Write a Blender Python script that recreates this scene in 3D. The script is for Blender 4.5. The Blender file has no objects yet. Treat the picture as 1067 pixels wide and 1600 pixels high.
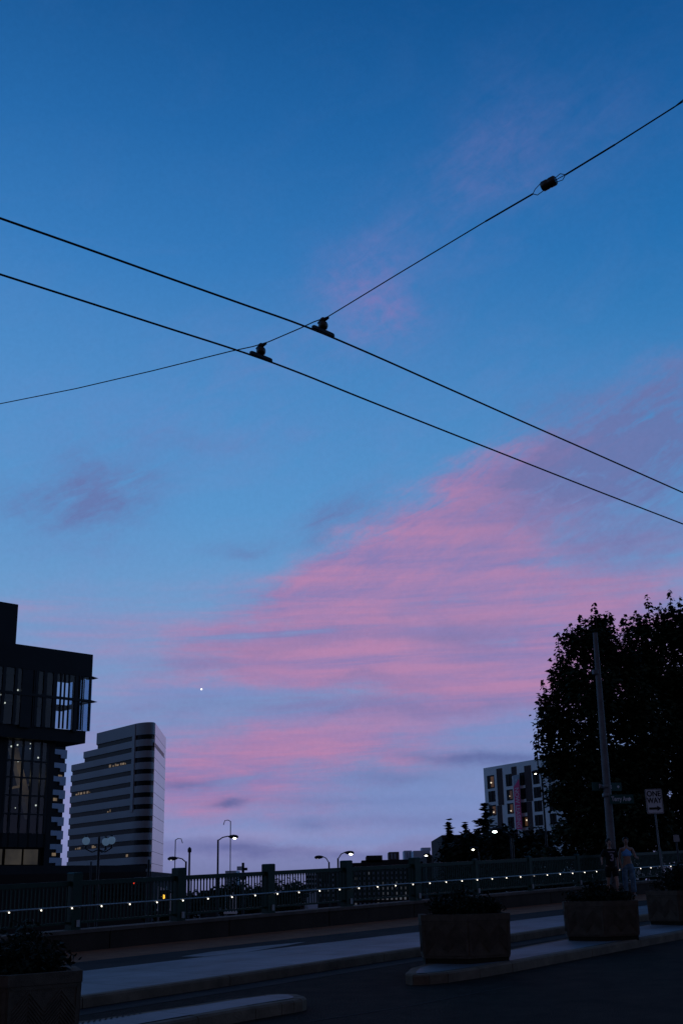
import bpy, bmesh, math, random
from mathutils import Vector, Matrix
random.seed(7)
sc = bpy.context.scene
C = sc.collection
R = math.radians
# ------------------------------------------------------------------ camera
F = 1833.0
PITCH = math.atan(592 / F); ROLL = R(1.26)
CAM = Vector((0, 0, 1.6))
fw = Vector((0, math.cos(PITCH), math.sin(PITCH)))
rt = Vector((1, 0, 0)); up = Vector((0, -math.sin(PITCH), math.cos(PITCH)))
rt2 = rt * math.cos(ROLL) - up * math.sin(ROLL)
up2 = up * math.cos(ROLL) + rt * math.sin(ROLL)
cam = bpy.data.cameras.new('camera'); co = bpy.data.objects.new('camera', cam); C.objects.link(co)
co.matrix_world = Matrix(((rt2.x, up2.x, -fw.x, CAM.x), (rt2.y, up2.y, -fw.y, CAM.y), (rt2.z, up2.z, -fw.z, CAM.z), (0, 0, 0, 1)))
cam.sensor_fit = 'VERTICAL'; cam.sensor_height = 36; cam.sensor_width = 24; cam.lens = 36 * F / 1600
cam.clip_start = 0.1; cam.clip_end = 20000
sc.camera = co

def ray(px, py):
    return (fw + rt2 * ((px - 533.5) / F) + up2 * ((800 - py) / F)).normalized()
def hy(px):                                   # row of the true horizon
    z0, z1 = ray(px, 1300), ray(px, 1500)
    k = lambda v: v.z / v.dot(fw)
    a, b = k(z0), k(z1)
    return 1300 + 200 * a / (a - b)
def at(px, D):                                # ground-plan point D metres ahead, seen in column px at the horizon
    r = ray(px, hy(px)); return Vector((r.x / r.y * D, D))
def pz(px, py, D):                            # point on a ray at distance D ahead
    r = ray(px, py); return CAM + r * (D / r.y)
def atz(px, py, z):
    r = ray(px, py); return CAM + r * ((z - CAM.z) / r.z)
class Fac:                                    # a vertical plane: origin + horizontal direction, n points away from us
    def __init__(s, P0, vpx=None, u=None):
        s.P = Vector((P0[0], P0[1]))
        if u is None:
            r = ray(vpx, hy(vpx)); u = Vector((r.x, r.y)) * (1 if r.x > 0 else -1)
        s.u = Vector((u[0], u[1])).normalized()
        n = Vector((-s.u.y, s.u.x))
        if n.dot(s.P) < 0: n = -n
        s.n = n
    def hit(s, px, py):
        r = ray(px, py); o = Vector((CAM.x, CAM.y))
        t = (s.P - o).dot(s.n) / Vector((r.x, r.y)).dot(s.n)
        p = CAM + r * t
        return ((Vector((p.x, p.y)) - s.P).dot(s.u), p.z)
    def to(s, a, z, n=0):
        q = s.P + s.u * a + s.n * n
        return Vector((q.x, q.y, z))
# street plane
d1 = ray(533, 1330); d2 = ray(2272, 1268)
N = d1.cross(d2)
if N.z < 0: N = -N
N.normalize()
def gz(x, y): return -(N.x * x + N.y * y) / N.z
def G(px, py, h=0):
    r = ray(px, py)
    t = (h - CAM.z * 1.0) * N.z / N.dot(r)
    return CAM + r * t
# street coordinates
O = G(300, 1469)
U = d2 - N * d2.dot(N); U.normalize()
W = U.cross(N)
if W.y > 0: W = -W
def S(a, b, h=0):
    p = O + U * a + W * b; return p + Vector((0, 0, h))
def toS(px, py, h=0):
    p = G(px, py, h) - Vector((0, 0, h)) - O
    return p.dot(U), p.dot(W)

# ------------------------------------------------------------------ materials
def new_mat(name):
    m = bpy.data.materials.new(name); m.use_nodes = True
    return m, m.node_tree.nodes, m.node_tree.links
def mat(name, col, rough=.8, var=.25, scale=4., bump=.0, bscale=30., metal=0., spec=.3, col2=None, detail=6):
    m, n, l = new_mat(name); b = n['Principled BSDF']
    b.inputs['Roughness'].default_value = rough; b.inputs['Metallic'].default_value = metal
    b.inputs['Specular IOR Level'].default_value = spec
    tc = n.new('ShaderNodeTexCoord'); nz = n.new('ShaderNodeTexNoise')
    nz.inputs['Scale'].default_value = scale; nz.inputs['Detail'].default_value = detail; nz.inputs['Roughness'].default_value = .65
    l.new(tc.outputs['Object'], nz.inputs['Vector'])
    cr = n.new('ShaderNodeValToRGB'); cr.color_ramp.elements[0].position = .3; cr.color_ramp.elements[1].position = .7
    c2 = col2 or tuple(min(1, c * (1 + var)) for c in col)
    c1 = tuple(c * (1 - var) for c in col)
    cr.color_ramp.elements[0].color = (*c1, 1); cr.color_ramp.elements[1].color = (*c2, 1)
    l.new(nz.outputs['Fac'], cr.inputs['Fac']); l.new(cr.outputs['Color'], b.inputs['Base Color'])
    if bump:
        n2 = n.new('ShaderNodeTexNoise'); n2.inputs['Scale'].default_value = bscale; n2.inputs['Detail'].default_value = 5
        bp = n.new('ShaderNodeBump'); bp.inputs['Strength'].default_value = bump; bp.inputs['Distance'].default_value = .02
        l.new(tc.outputs['Object'], n2.inputs['Vector']); l.new(n2.outputs['Fac'], bp.inputs['Height']); l.new(bp.outputs['Normal'], b.inputs['Normal'])
    return m
def emis(name, col, s, var=0.):
    m, n, l = new_mat(name); b = n['Principled BSDF']
    b.inputs['Base Color'].default_value = (.05, .05, .05, 1)
    b.inputs['Emission Color'].default_value = (*col, 1); b.inputs['Emission Strength'].default_value = s
    if var:
        tc = n.new('ShaderNodeTexCoord'); nz = n.new('ShaderNodeTexNoise'); nz.inputs['Scale'].default_value = .6; nz.inputs['Detail'].default_value = 4
        mr = n.new('ShaderNodeMapRange'); mr.inputs[1].default_value = .3; mr.inputs[2].default_value = .7
        mr.inputs[3].default_value = s * (1 - var); mr.inputs[4].default_value = s * (1 + var)
        l.new(tc.outputs['Object'], nz.inputs['Vector']); l.new(nz.outputs['Fac'], mr.inputs[0]); l.new(mr.outputs[0], b.inputs['Emission Strength'])
    return m
def glass(name, tint, refl=.6):
    m, n, l = new_mat(name); n.remove(n['Principled BSDF'])
    t = n.new('ShaderNodeBsdfTransparent'); t.inputs[0].default_value = (*tint, 1)
    g = n.new('ShaderNodeBsdfGlossy'); g.inputs['Roughness'].default_value = .03; g.inputs[0].default_value = (refl, refl, refl, 1)
    fr = n.new('ShaderNodeFresnel'); fr.inputs[0].default_value = 1.9
    mx = n.new('ShaderNodeMixShader'); ge = n.new('ShaderNodeNewGeometry'); mt = n.new('ShaderNodeMath'); mt.operation = 'SUBTRACT'; mt.use_clamp = True
    l.new(fr.outputs[0], mt.inputs[0]); l.new(ge.outputs['Backfacing'], mt.inputs[1]); l.new(mt.outputs[0], mx.inputs[0]); l.new(t.outputs[0], mx.inputs[1]); l.new(g.outputs[0], mx.inputs[2])
    l.new(mx.outputs[0], n['Material Output'].inputs[0])
    return m
def translucent(name, col):
    m, n, l = new_mat(name); b = n['Principled BSDF']; b.inputs['Base Color'].default_value = (*[c * .5 for c in col], 1); b.inputs['Roughness'].default_value = .15
    t = n.new('ShaderNodeBsdfTranslucent'); t.inputs[0].default_value = (*col, 1); mx = n.new('ShaderNodeMixShader'); mx.inputs[0].default_value = .7
    l.new(b.outputs[0], mx.inputs[1]); l.new(t.outputs[0], mx.inputs[2]); l.new(mx.outputs[0], n['Material Output'].inputs[0]); return m
def leafmat(name, col, var=.5):
    m = mat(name, col, rough=.7, var=var, scale=.9, spec=.15, detail=3)
    return m
M = {}
M['asphalt'] = mat('asphalt', (.024, .018, .015), .9, .5, 2.2, 1., 60, spec=.08)
M['patch'] = mat('asphalt_worn', (.036, .032, .033), .9, .4, .8, .4, 70, spec=.1)
def concrete_joint():
    m = mat('pavement_concrete', (.145, .17, .205), .62, .42, .8, .3, 40)
    n, l = m.node_tree.nodes, m.node_tree.links; b = n['Principled BSDF']
    src = b.inputs['Base Color'].links[0].from_socket
    tc = n.new('ShaderNodeTexCoord'); br = n.new('ShaderNodeTexBrick')
    br.offset = 0; br.inputs['Scale'].default_value = 1; br.inputs['Brick Width'].default_value = 1.5; br.inputs['Row Height'].default_value = 1.5
    br.inputs['Mortar Size'].default_value = .012; br.inputs['Color1'].default_value = (1, 1, 1, 1); br.inputs['Color2'].default_value = (.82, .82, .84, 1); br.inputs['Mortar'].default_value = (.45, .45, .45, 1)
    l.new(tc.outputs['UV'], br.inputs['Vector'])
    mx = n.new('ShaderNodeMix'); mx.data_type = 'RGBA'; mx.blend_type = 'MULTIPLY'; mx.inputs[0].default_value = 1
    l.new(src, mx.inputs[6]); l.new(br.outputs['Color'], mx.inputs[7]); l.new(mx.outputs[2], b.inputs['Base Color'])
    return m
M['pave'] = concrete_joint()
M['brown'] = mat('pavement_brick', (.26, .11, .055), .9, .3, 2.2, .4, 50)
M['kerb'] = mat('kerb_concrete', (.15, .108, .078), .9, .35, 3, .4, 40)
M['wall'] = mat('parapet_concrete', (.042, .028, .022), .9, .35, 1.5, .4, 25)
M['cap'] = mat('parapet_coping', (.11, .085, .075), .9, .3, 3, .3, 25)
M['planter'] = mat('planter_aggregate', (.095, .068, .05), .92, .3, 9, .6, 120)
M['soil'] = mat('soil', (.02, .015, .01), .95, .3, 20, .6, 60)
M['green'] = mat('green_paint', (.003, .026, .016), .5, .3, 6, spec=.25)
M['rail'] = mat('galvanised_rail', (.28, .31, .34), .4, .2, 6, metal=.5)
M['plate'] = mat('pale_plate', (.3, .3, .33), .5, .15, 6)
M['far'] = mat('far_ground', (.02, .024, .022), .95, .4, .02)
M['black'] = mat('black_cladding', (.012, .013, .017), .6, .3, .3, spec=.25)
M['frame'] = mat('dark_frame', (.014, .015, .02), .5, .3, 1, spec=.25)
M['interior'] = mat('dark_interior', (.05, .055, .07), .85, .4, .3)
M['beam'] = mat('timber_beam', (.5, .38, .26), .7, .2, 1)
M['pale_in'] = mat('pale_partition', (.25, .28, .33), .8, .2, .5)
M['glass'] = glass('tinted_glass', (.70, .80, .88), .5)
M['dglass'] = mat('dark_window_glass', (.006, .008, .012), .35, .3, .4, spec=.06)
M['spandrel'] = mat('metal_spandrel', (.27, .285, .33), .6, .08, .08, metal=.1, spec=.5)
M['spandrel2'] = mat('blue_spandrel', (.26, .31, .42), .45, .08, .08, metal=.2, spec=.5)
M['sidemetal'] = mat('polished_cladding', (.55, .56, .60), .32, .06, .05, metal=.75)
M['white'] = mat('white_render', (.78, .80, .84), .8, .08, .2)
M['brownpanel'] = mat('brown_panel', (.07, .045, .05), .8, .2, .3)
M['leaf'] = leafmat('maple_leaf', (.022, .034, .016))
M['needle'] = leafmat('needle_foliage', (.012, .02, .012))
M['shrub'] = leafmat('shrub_leaf', (.010, .016, .009))
M['bark'] = mat('bark', (.05, .04, .03), .9, .3, 6, .5, 30)
M['pole'] = mat('weathered_pole', (.16, .155, .17), .75, .25, 3, .2, 30)
M['steel'] = mat('grey_steel', (.16, .17, .19), .5, .2, 5, metal=.4)
M['darksteel'] = mat('dark_steel', (.03, .035, .045), .5, .2, 5, metal=.3)
M['wire'] = mat('weathered_copper', (.014, .014, .018), .55, .2, 30, metal=.3)
M['insul'] = mat('brown_porcelain', (.05, .03, .02), .35, .2, 12, spec=.5)
M['signwhite'] = mat('sign_white', (.62, .64, .72), .5, .08, 8)
M['signblack'] = mat('sign_black', (.006, .006, .008), .5, .1, 8)
M['signgreen'] = mat('sign_green', (.01, .075, .07), .5, .1, 8)
M['skin'] = mat('skin', (.36, .23, .19), .6, .1, 8)
M['hair'] = mat('dark_hair', (.012, .008, .007), .6, .3, 40)
M['tee'] = mat('black_cloth', (.008, .008, .011), .9, .2, 20)
M['print'] = mat('grey_print', (.30, .27, .36), .8, .1, 20)
M['bluetop'] = mat('light_blue_cloth', (.12, .38, .85), .8, .15, 15)
M['bluepants'] = mat('mottled_blue_cloth', (.03, .10, .19), .85, .1, 9, col2=(.2, .34, .5))
M['shoe'] = mat('pale_shoe', (.2, .2, .22), .7, .1, 12)
M['globe'] = emis('dim_blue_globe', (.30, .55, .95), .13)
M['bulb'] = emis('led_bulb', (1, .92, .78), 2.4)
M['bulbdim'] = emis('led_bulb_dim', (1, .95, .85), .25)
M['lamp'] = emis('street_lamp_light', (1, .95, .75), 8)
M['lampg'] = emis('greenish_lamp_light', (.8, 1, .93), 9)
M['lampdim'] = emis('dim_lamp_light', (.8, .85, 1), .5)
M['red'] = emis('red_signal_light', (1, .05, .02), .9)
M['amber'] = emis('amber_signal_light', (1, .5, .05), 1.6)
M['warm'] = emis('warm_room_light', (1, .55, .22), .6)
M['warmdot'] = emis('warm_ceiling_lamp', (1, .85, .65), 1.1)
M['tealdot'] = emis('teal_lamp', (.1, .7, .9), .5)
M['lobby'] = emis('lit_lobby_window', (1, .84, .62), .026, .45)
M['litwin'] = emis('cool_lit_window', (.75, .8, 1), .07, .5)
M['litoff'] = emis('dim_office_window', (1, .7, .4), .12, .6)
M['banner'] = mat('banner_pink', (.78, .07, .22), .7, .1, 2)
M['bannertop'] = mat('banner_pale', (.32, .38, .48), .7, .1, 2)
M['lettering'] = mat('banner_lettering', (.8, .5, .6), .7, .05, 2)
M['farblock'] = mat('far_dark_block', (.028, .03, .036), .9, .3, .05)
M['farpale'] = mat('far_pale_block', (.55, .62, .75), .85, .1, .05)
M['farbrown'] = mat('far_brown_block', (.11, .09, .10), .85, .1, .05)
M['slat'] = mat('white_slats', (.9, .9, .95), .7, .05, 1)
M['star'] = emis('starlight', (1, .97, .9), 2.2)

# ------------------------------------------------------------------ mesh builder
class MB:
    def __init__(s): s.v = []; s.f = []
    def quad(s, *p):
        i = len(s.v); s.v += [tuple(q) for q in p]; s.f.append(tuple(range(i, i + len(p)))); return s
    def hexa(s, a, b):                       # a: bottom ring, b: top ring (same count)
        n = len(a); i = len(s.v); s.v += [tuple(q) for q in a] + [tuple(q) for q in b]
        s.f.append(tuple(range(i + n - 1, i - 1, -1))); s.f.append(tuple(range(i + n, i + 2 * n)))
        for k in range(n): s.f.append((i + k, i + (k + 1) % n, i + n + (k + 1) % n, i + n + k))
        return s
    def box(s, x0, x1, y0, y1, z0, z1):
        return s.hexa([(x0, y0, z0), (x1, y0, z0), (x1, y1, z0), (x0, y1, z0)], [(x0, y0, z1), (x1, y0, z1), (x1, y1, z1), (x0, y1, z1)])
    def fbox(s, F_, a0, a1, z0, z1, n0, n1):
        t = F_.to
        return s.hexa([t(a0, z0, n0), t(a1, z0, n0), t(a1, z0, n1), t(a0, z0, n1)], [t(a0, z1, n0), t(a1, z1, n0), t(a1, z1, n1), t(a0, z1, n1)])
    def fpoly(s, F_, pts, n0, n1):           # polygon in (a, z) given thickness from n0 to n1
        return s.hexa([F_.to(a, z, n0) for a, z in pts], [F_.to(a, z, n1) for a, z in pts])
    def sbox(s, a0, a1, b0, b1, h0, h1):     # in street coordinates
        return s.hexa([S(a0, b0, h0), S(a1, b0, h0), S(a1, b1, h0), S(a0, b1, h0)], [S(a0, b0, h1), S(a1, b0, h1), S(a1, b1, h1), S(a0, b1, h1)])
    def tube(s, pts, r, n=8, caps=True):
        pts = [Vector(p) for p in pts]; rs = r if isinstance(r, (list, tuple)) else [r] * len(pts)
        base = len(s.v); prev = None
        for k, p in enumerate(pts):
            d = (pts[min(k + 1, len(pts) - 1)] - pts[max(k - 1, 0)]).normalized()
            ref = Vector((0, 0, 1)) if abs(d.z) < .9 else Vector((1, 0, 0))
            if prev is None: x = d.cross(ref).normalized()
            else:
                x = (prev - d * prev.dot(d)).normalized()
            prev = x; y = d.cross(x)
            for j in range(n):
                t = 2 * math.pi * j / n
                s.v.append(tuple(p + (x * math.cos(t) + y * math.sin(t)) * rs[k]))
        for k in range(len(pts) - 1):
            for j in range(n):
                a = base + k * n + j; b = base + k * n + (j + 1) % n
                s.f.append((a, b, b + n, a + n))
        if caps:
            s.f.append(tuple(base + j for j in range(n - 1, -1, -1)))
            e = base + (len(pts) - 1) * n; s.f.append(tuple(e + j for j in range(n)))
        return s
    def lathe(s, base, prof, n=16, axis=Vector((0, 0, 1))):
        axis = axis.normalized(); pts = [Vector(base) + axis * h for r, h in prof]
        ref = Vector((0, 0, 1)) if abs(axis.z) < .9 else Vector((1, 0, 0))
        x = axis.cross(ref).normalized(); y = axis.cross(x); b0 = len(s.v)
        for (r, h), p in zip(prof, pts):
            for j in range(n):
                t = 2 * math.pi * j / n; s.v.append(tuple(p + (x * math.cos(t) + y * math.sin(t)) * max(r, 1e-4)))
        for k in range(len(prof) - 1):
            for j in range(n):
                a = b0 + k * n + j; b = b0 + k * n + (j + 1) % n; s.f.append((a, b, b + n, a + n))
        s.f.append(tuple(b0 + j for j in range(n - 1, -1, -1))); e = b0 + (len(prof) - 1) * n; s.f.append(tuple(e + j for j in range(n)))
        return s
    def ball(s, c, r, n=10, sq=(1, 1, 1)):
        c = Vector(c); b0 = len(s.v); m = n // 2 + 1
        for i in range(1, m):
            ph = math.pi * i / m
            for j in range(n):
                t = 2 * math.pi * j / n
                s.v.append((c.x + r * sq[0] * math.sin(ph) * math.cos(t), c.y + r * sq[1] * math.sin(ph) * math.sin(t), c.z + r * sq[2] * math.cos(ph)))
        s.v.append((c.x, c.y, c.z + r * sq[2])); s.v.append((c.x, c.y, c.z - r * sq[2])); T = len(s.v) - 2; Bm = T + 1
        for i in range(m - 2):
            for j in range(n):
                a = b0 + i * n + j; b = b0 + i * n + (j + 1) % n; s.f.append((a, a + n, b + n, b))
        for j in range(n):
            s.f.append((T, b0 + j, b0 + (j + 1) % n)); e = b0 + (m - 2) * n; s.f.append((Bm, e + (j + 1) % n, e + j))
        return s
    def build(s, name, m, parent=None, smooth=False, loc=None):
        me = bpy.data.meshes.new(name)
        off = Vector((0, 0, 0))
        if parent is None:
            if loc is None:
                xs = [v[0] for v in s.v]; ys = [v[1] for v in s.v]; zs = [v[2] for v in s.v]
                loc = ((min(xs) + max(xs)) / 2, (min(ys) + max(ys)) / 2, min(zs))
            off = Vector(loc)
        else: off = world_loc(parent)
        me.from_pydata([tuple(Vector(v) - off) for v in s.v], [], s.f); me.materials.append(m)
        bm = bmesh.new(); bm.from_mesh(me); bmesh.ops.recalc_face_normals(bm, faces=bm.faces); bm.to_mesh(me); bm.free()
        if smooth:
            for p in me.polygons: p.use_smooth = True
            me.set_sharp_from_angle(angle=R(50))
        me.update()
        o = bpy.data.objects.new(name, me); C.objects.link(o)
        if parent is None: o.location = off
        else: o.parent = parent
        return o
def world_loc(o):
    v = Vector(o.location)
    while o.parent: o = o.parent; v += Vector(o.location)
    return v
def tag(o, label, cat, group=None, kind=None):
    if label: o['label'] = label
    if cat: o['category'] = cat
    if group: o['group'] = group
    if kind: o['kind'] = kind
    return o
def thing(name, label, cat, loc, group=None):
    o = bpy.data.objects.new(name, None); C.objects.link(o); o.location = loc; o.empty_display_size = .3
    return tag(o, label, cat, group)
def struct(o): o['kind'] = 'structure'; return o
def text_mesh(name, txt, m, parent, P, ux, uz, size, extr=.004, align='CENTER', squeeze=1.0):
    cu = bpy.data.curves.new(name, 'FONT'); cu.body = txt; cu.size = size; cu.extrude = extr; cu.align_x = align; cu.align_y = 'CENTER'; cu.offset = size * .022
    t = bpy.data.objects.new(name + '_tmp', cu); C.objects.link(t)
    dg = bpy.context.evaluated_depsgraph_get(); me = bpy.data.meshes.new_from_object(t.evaluated_get(dg)); me.name = name
    bpy.data.objects.remove(t)
    ux = Vector(ux).normalized(); uz = Vector(uz).normalized(); nn = ux.cross(uz)
    off = world_loc(parent)
    for v in me.vertices: v.co = Vector(P) - off + ux * v.co.x * squeeze + uz * v.co.y + nn * v.co.z
    me.materials.clear(); me.materials.append(m)
    o = bpy.data.objects.new(name, me); C.objects.link(o); o.parent = parent
    return o
# ------------------------------------------------------------------ sky (world)
w = bpy.data.worlds.new("World"); sc.world = w; w.use_nodes = True
nt = w.node_tree; nn, ll = nt.nodes, nt.links
class X:
    def __init__(s, k): s.k = k
    @staticmethod
    def op(o, *a, clamp=False):
        n = nn.new('ShaderNodeMath'); n.operation = o; n.use_clamp = clamp
        for i, q in enumerate(a):
            if isinstance(q, X): ll.new(q.k, n.inputs[i])
            else: n.inputs[i].default_value = q
        return X(n.outputs[0])
    def __add__(s, o): return X.op('ADD', s, o)
    __radd__ = __add__
    def __sub__(s, o): return X.op('SUBTRACT', s, o)
    def __rsub__(s, o): return X.op('SUBTRACT', o, s)
    def __mul__(s, o): return X.op('MULTIPLY', s, o)
    __rmul__ = __mul__
    def clamp(s): return X.op('ADD', s, 0., clamp=True)
def lin(c):
    return tuple(((v / 255 + .055) / 1.055) ** 2.4 if v > 10 else v / 255 / 12.92 for v in c)
geo = nn.new('ShaderNodeTexCoord'); sep = nn.new('ShaderNodeSeparateXYZ'); ll.new(geo.outputs['Generated'], sep.inputs[0])
nx, ny, nzz = X(sep.outputs[0]), X(sep.outputs[1]), X(sep.outputs[2])
A = X.op('ARCTAN2', nx, ny) * (180 / math.pi)
E = X.op('ARCSINE', nzz) * (180 / math.pi)
def ae(px, py):
    r = ray(px, py); return math.degrees(math.atan2(r.x, r.y)), math.degrees(math.asin(r.z))
def comb(x, y, z=0.):
    n = nn.new('ShaderNodeCombineXYZ')
    for i, q in enumerate((x, y, z)):
        if isinstance(q, X): ll.new(q.k, n.inputs[i])
        else: n.inputs[i].default_value = q
    return n.outputs[0]
def noise(x, y, z=0., scale=1., detail=5, rough=.55, dist=0.):
    n = nn.new('ShaderNodeTexNoise'); ll.new(comb(x, y, z), n.inputs['Vector'])
    n.inputs['Scale'].default_value = scale; n.inputs['Detail'].default_value = detail; n.inputs['Roughness'].default_value = rough; n.inputs['Distortion'].default_value = dist
    return X(n.outputs['Fac'])
# warped coordinates make the cloud edges wispy; streaks lean up to the right like the photographed bank
wa = noise(A * .12, E * .22, 1.3, 1., 7, .62) - .5
we = noise(A * .14, E * .30, 7.7, 1., 7, .62) - .5
A2 = A + wa * 9.0; E2 = E + we * 4.2
def blob(px, py, sx, sy, rot=0., amp=1., src=None):
    a, e = ae(px, py); c, s_ = math.cos(R(rot)), math.sin(R(rot)); sx /= 30.; sy /= 30.
    a_, e_ = src or (A2, E2)
    da, de = a_ - a, e_ - e
    u_ = (da * (c / sx) + de * (s_ / sx)); v_ = (de * (c / sy) - da * (s_ / sy))
    q = u_ * u_ + v_ * v_
    return X.op('EXPONENT', q * -1.) * amp
def total(lst, src=None):
    t = None
    for b in lst:
        q = blob(*b, src=src); t = q if t is None else t + q
    return t
# base blue by elevation
mr = X.op('MULTIPLY_ADD', E, 1 / 100., .10, clamp=True)
ramp = nn.new('ShaderNodeValToRGB'); ll.new(mr.k, ramp.inputs[0]); el = ramp.color_ramp
stops = [(-10, (4, 5, 10)), (-.6, (40, 42, 70)), (0.2, (112, 116, 162)), (2.8, (134, 143, 192)), (5.5, (116, 142, 192)), (9, (122, 153, 200)), (13, (110, 157, 205)), (18, (86, 148, 204)),
         (23.3, (70, 138, 198)), (30, (47, 119, 185)), (36, (31, 101, 167)), (41, (21, 86, 149)), (50, (10, 56, 108)), (70, (5, 34, 72)), (89, (4, 26, 60))]
while len(el.elements) < len(stops): el.elements.new(.5)
for k, (e_, c_) in enumerate(stops):
    el.elements[k].position = (e_ + 10) / 100.; el.elements[k].color = (*lin(c_), 1)
def mixc(f, a, b, mode='MIX'):
    n = nn.new('ShaderNodeMix'); n.data_type = 'RGBA'; n.blend_type = mode; n.clamp_factor = True
    for i, q in ((0, f), (6, a), (7, b)):
        if isinstance(q, X): ll.new(q.k, n.inputs[i])
        elif isinstance(q, (int, float)): n.inputs[i].default_value = q
        elif isinstance(q, tuple): n.inputs[i].default_value = (*q, 1)
        else: ll.new(q, n.inputs[i])
    return n.outputs[2]
col = ramp.outputs[0]
# left side greyer, right side deeper
fl = X.op('MULTIPLY_ADD', A, -1 / 34., .5, clamp=True)          # 1 at left edge, 0 at right edge
tint = mixc(fl, (.68, .86, .90), (1.45, 1.10, 1.06))
hi = X.op('MULTIPLY_ADD', E, 1 / 12., -1.3, clamp=True)          # only above about 16 degrees
col = mixc(hi, col, mixc(1., col, tint, 'MULTIPLY'))
# streak and feather noises
st = noise(A * .075, (E - A * .10) * .42, 3.1, 1., 8, .6, .35)
st2 = noise(A * .05 + 4., E * .95, 9.4, 1., 6, .6, .2)
rip = noise(A * .11 + 2., (E - A * .025) * 1.05, 6.3, 1., 9, .60, .55)
rip2 = noise(A * .30 + 7., (E - A * .05) * 2.6, 4.1, 1., 8, .62, .5)
fine = noise(A * .35 - E * .2, E * .55 + A * .25, 5., 1., 9, .68, .5)
fth = noise(A * .20 + E * .20, E * .85 - A * .42, 2.2, 1., 10, .64, .7)
fth2 = noise(A * .55 + E * .45, E * 1.9 - A * .95, 5.2, 1., 8, .62, .7)
upr = X.op('MULTIPLY_ADD', E, 1 / 6., -2.0, clamp=True)                # 0 below 12 deg, 1 above 18
def lerp(a, b, t): return a + (b - a) * t
tex = lerp((rip - .5) * 2.5 + (rip2 - .5) * .9, (fth - .5) * 2.4 + (fth2 - .5) * 1.2, upr)
pinks = [(760, 820, 200, 70, 24, .85), (880, 950, 270, 100, 5, .95), (580, 925, 200, 62, 14, .75), (610, 1040, 300, 62, 2, .80), (350, 985, 230, 62, 0, .38), (250, 1060, 120, 30, 0, .20), (480, 1185, 250, 46, 8, .80), (310, 1240, 170, 60, 0, .62), (640, 1140, 230, 34, 5, .60),
         (640, 840, 120, 46, 30, .45), (740, 770, 130, 50, 20, .35), (880, 1065, 220, 50, 0, .62), (1010, 690, 120, 60, 25, .12), (590, 470, 95, 75, 0, .16), (45, 960, 100, 46, 0, .30), (140, 1130, 140, 34, 0, .34), (770, 270, 180, 80, 20, .10), (870, 705, 60, 20, 10, .45), (420, 545, 140, 50, 0, .10), (330, 640, 160, 60, 0, .08), (1000, 600, 120, 50, 20, .16), (520, 1280, 260, 30, 0, .12)]
P = total(pinks)
mod = tex + (st - .5) * 1.6 + (fine - .5) * 1.2
v = P * .92 + (P * .55 + .07) * mod - .06
n_ = nn.new('ShaderNodeMapRange'); n_.interpolation_type = 'SMOOTHSTEP'; ll.new(v.k, n_.inputs[0]); n_.inputs[1].default_value = -.04; n_.inputs[2].default_value = 1.05
Pm = X(n_.outputs[0])
inner = (tex * 1.15 + (st2 - .5) * 2.2 + .50).clamp()
pinkc = mixc(inner, lin((146, 119, 174)), lin((196, 128, 167)))
col = mixc(Pm * .83, col, pinkc)
# high faint veils
hv = total([(200, 690, 220, 60, 0, .4), (120, 860, 200, 40, 0, .35), (60, 600, 150, 40, 0, .25), (480, 700, 160, 40, 10, .3), (700, 560, 160, 60, 20, .3), (760, 260, 200, 90, 25, .5), (600, 440, 130, 80, 10, .35), (960, 210, 150, 60, 25, .25), (420, 540, 200, 60, 0, .35), (330, 640, 220, 60, 0, .3), (820, 600, 160, 50, 15, .35)])
col = mixc((hv * (fth * 1.3 - .2 + (fine - .5))).clamp() * .45, col, lin((122, 128, 190)))
spot = total([(575, 455, 70, 55, 0, .42), (615, 495, 60, 30, 0, .25), (780, 255, 90, 45, 10, .12), (1000, 640, 140, 60, 20, .10)], (A + wa * 3., E + we * 2.))
col = mixc((spot * (.55 + (fine - .5) * 2.2 + (fth2 - .5))).clamp(), col, lin((150, 120, 182)))
mot = (noise(A * .13 + E * .05, E * .30 - A * .06, 12., 1., 8, .62, .8) - .5) * 1.6
hband = X.op('MULTIPLY_ADD', E, 1 / 30., -.15, clamp=True)
col = mixc((mot * (1.1 - hband) * .55).clamp(), col, lin((130, 140, 194)))
# lilac veil around
veil = total([(700, 1130, 420, 150, 0, .26), (950, 790, 200, 120, 20, .28), (150, 1020, 260, 90, 0, .25), (330, 1290, 300, 40, 0, .3)], (A, E))
col = mixc((veil * (rip * 1.8 - .35)).clamp(), col, lin((136, 130, 184)))
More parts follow.
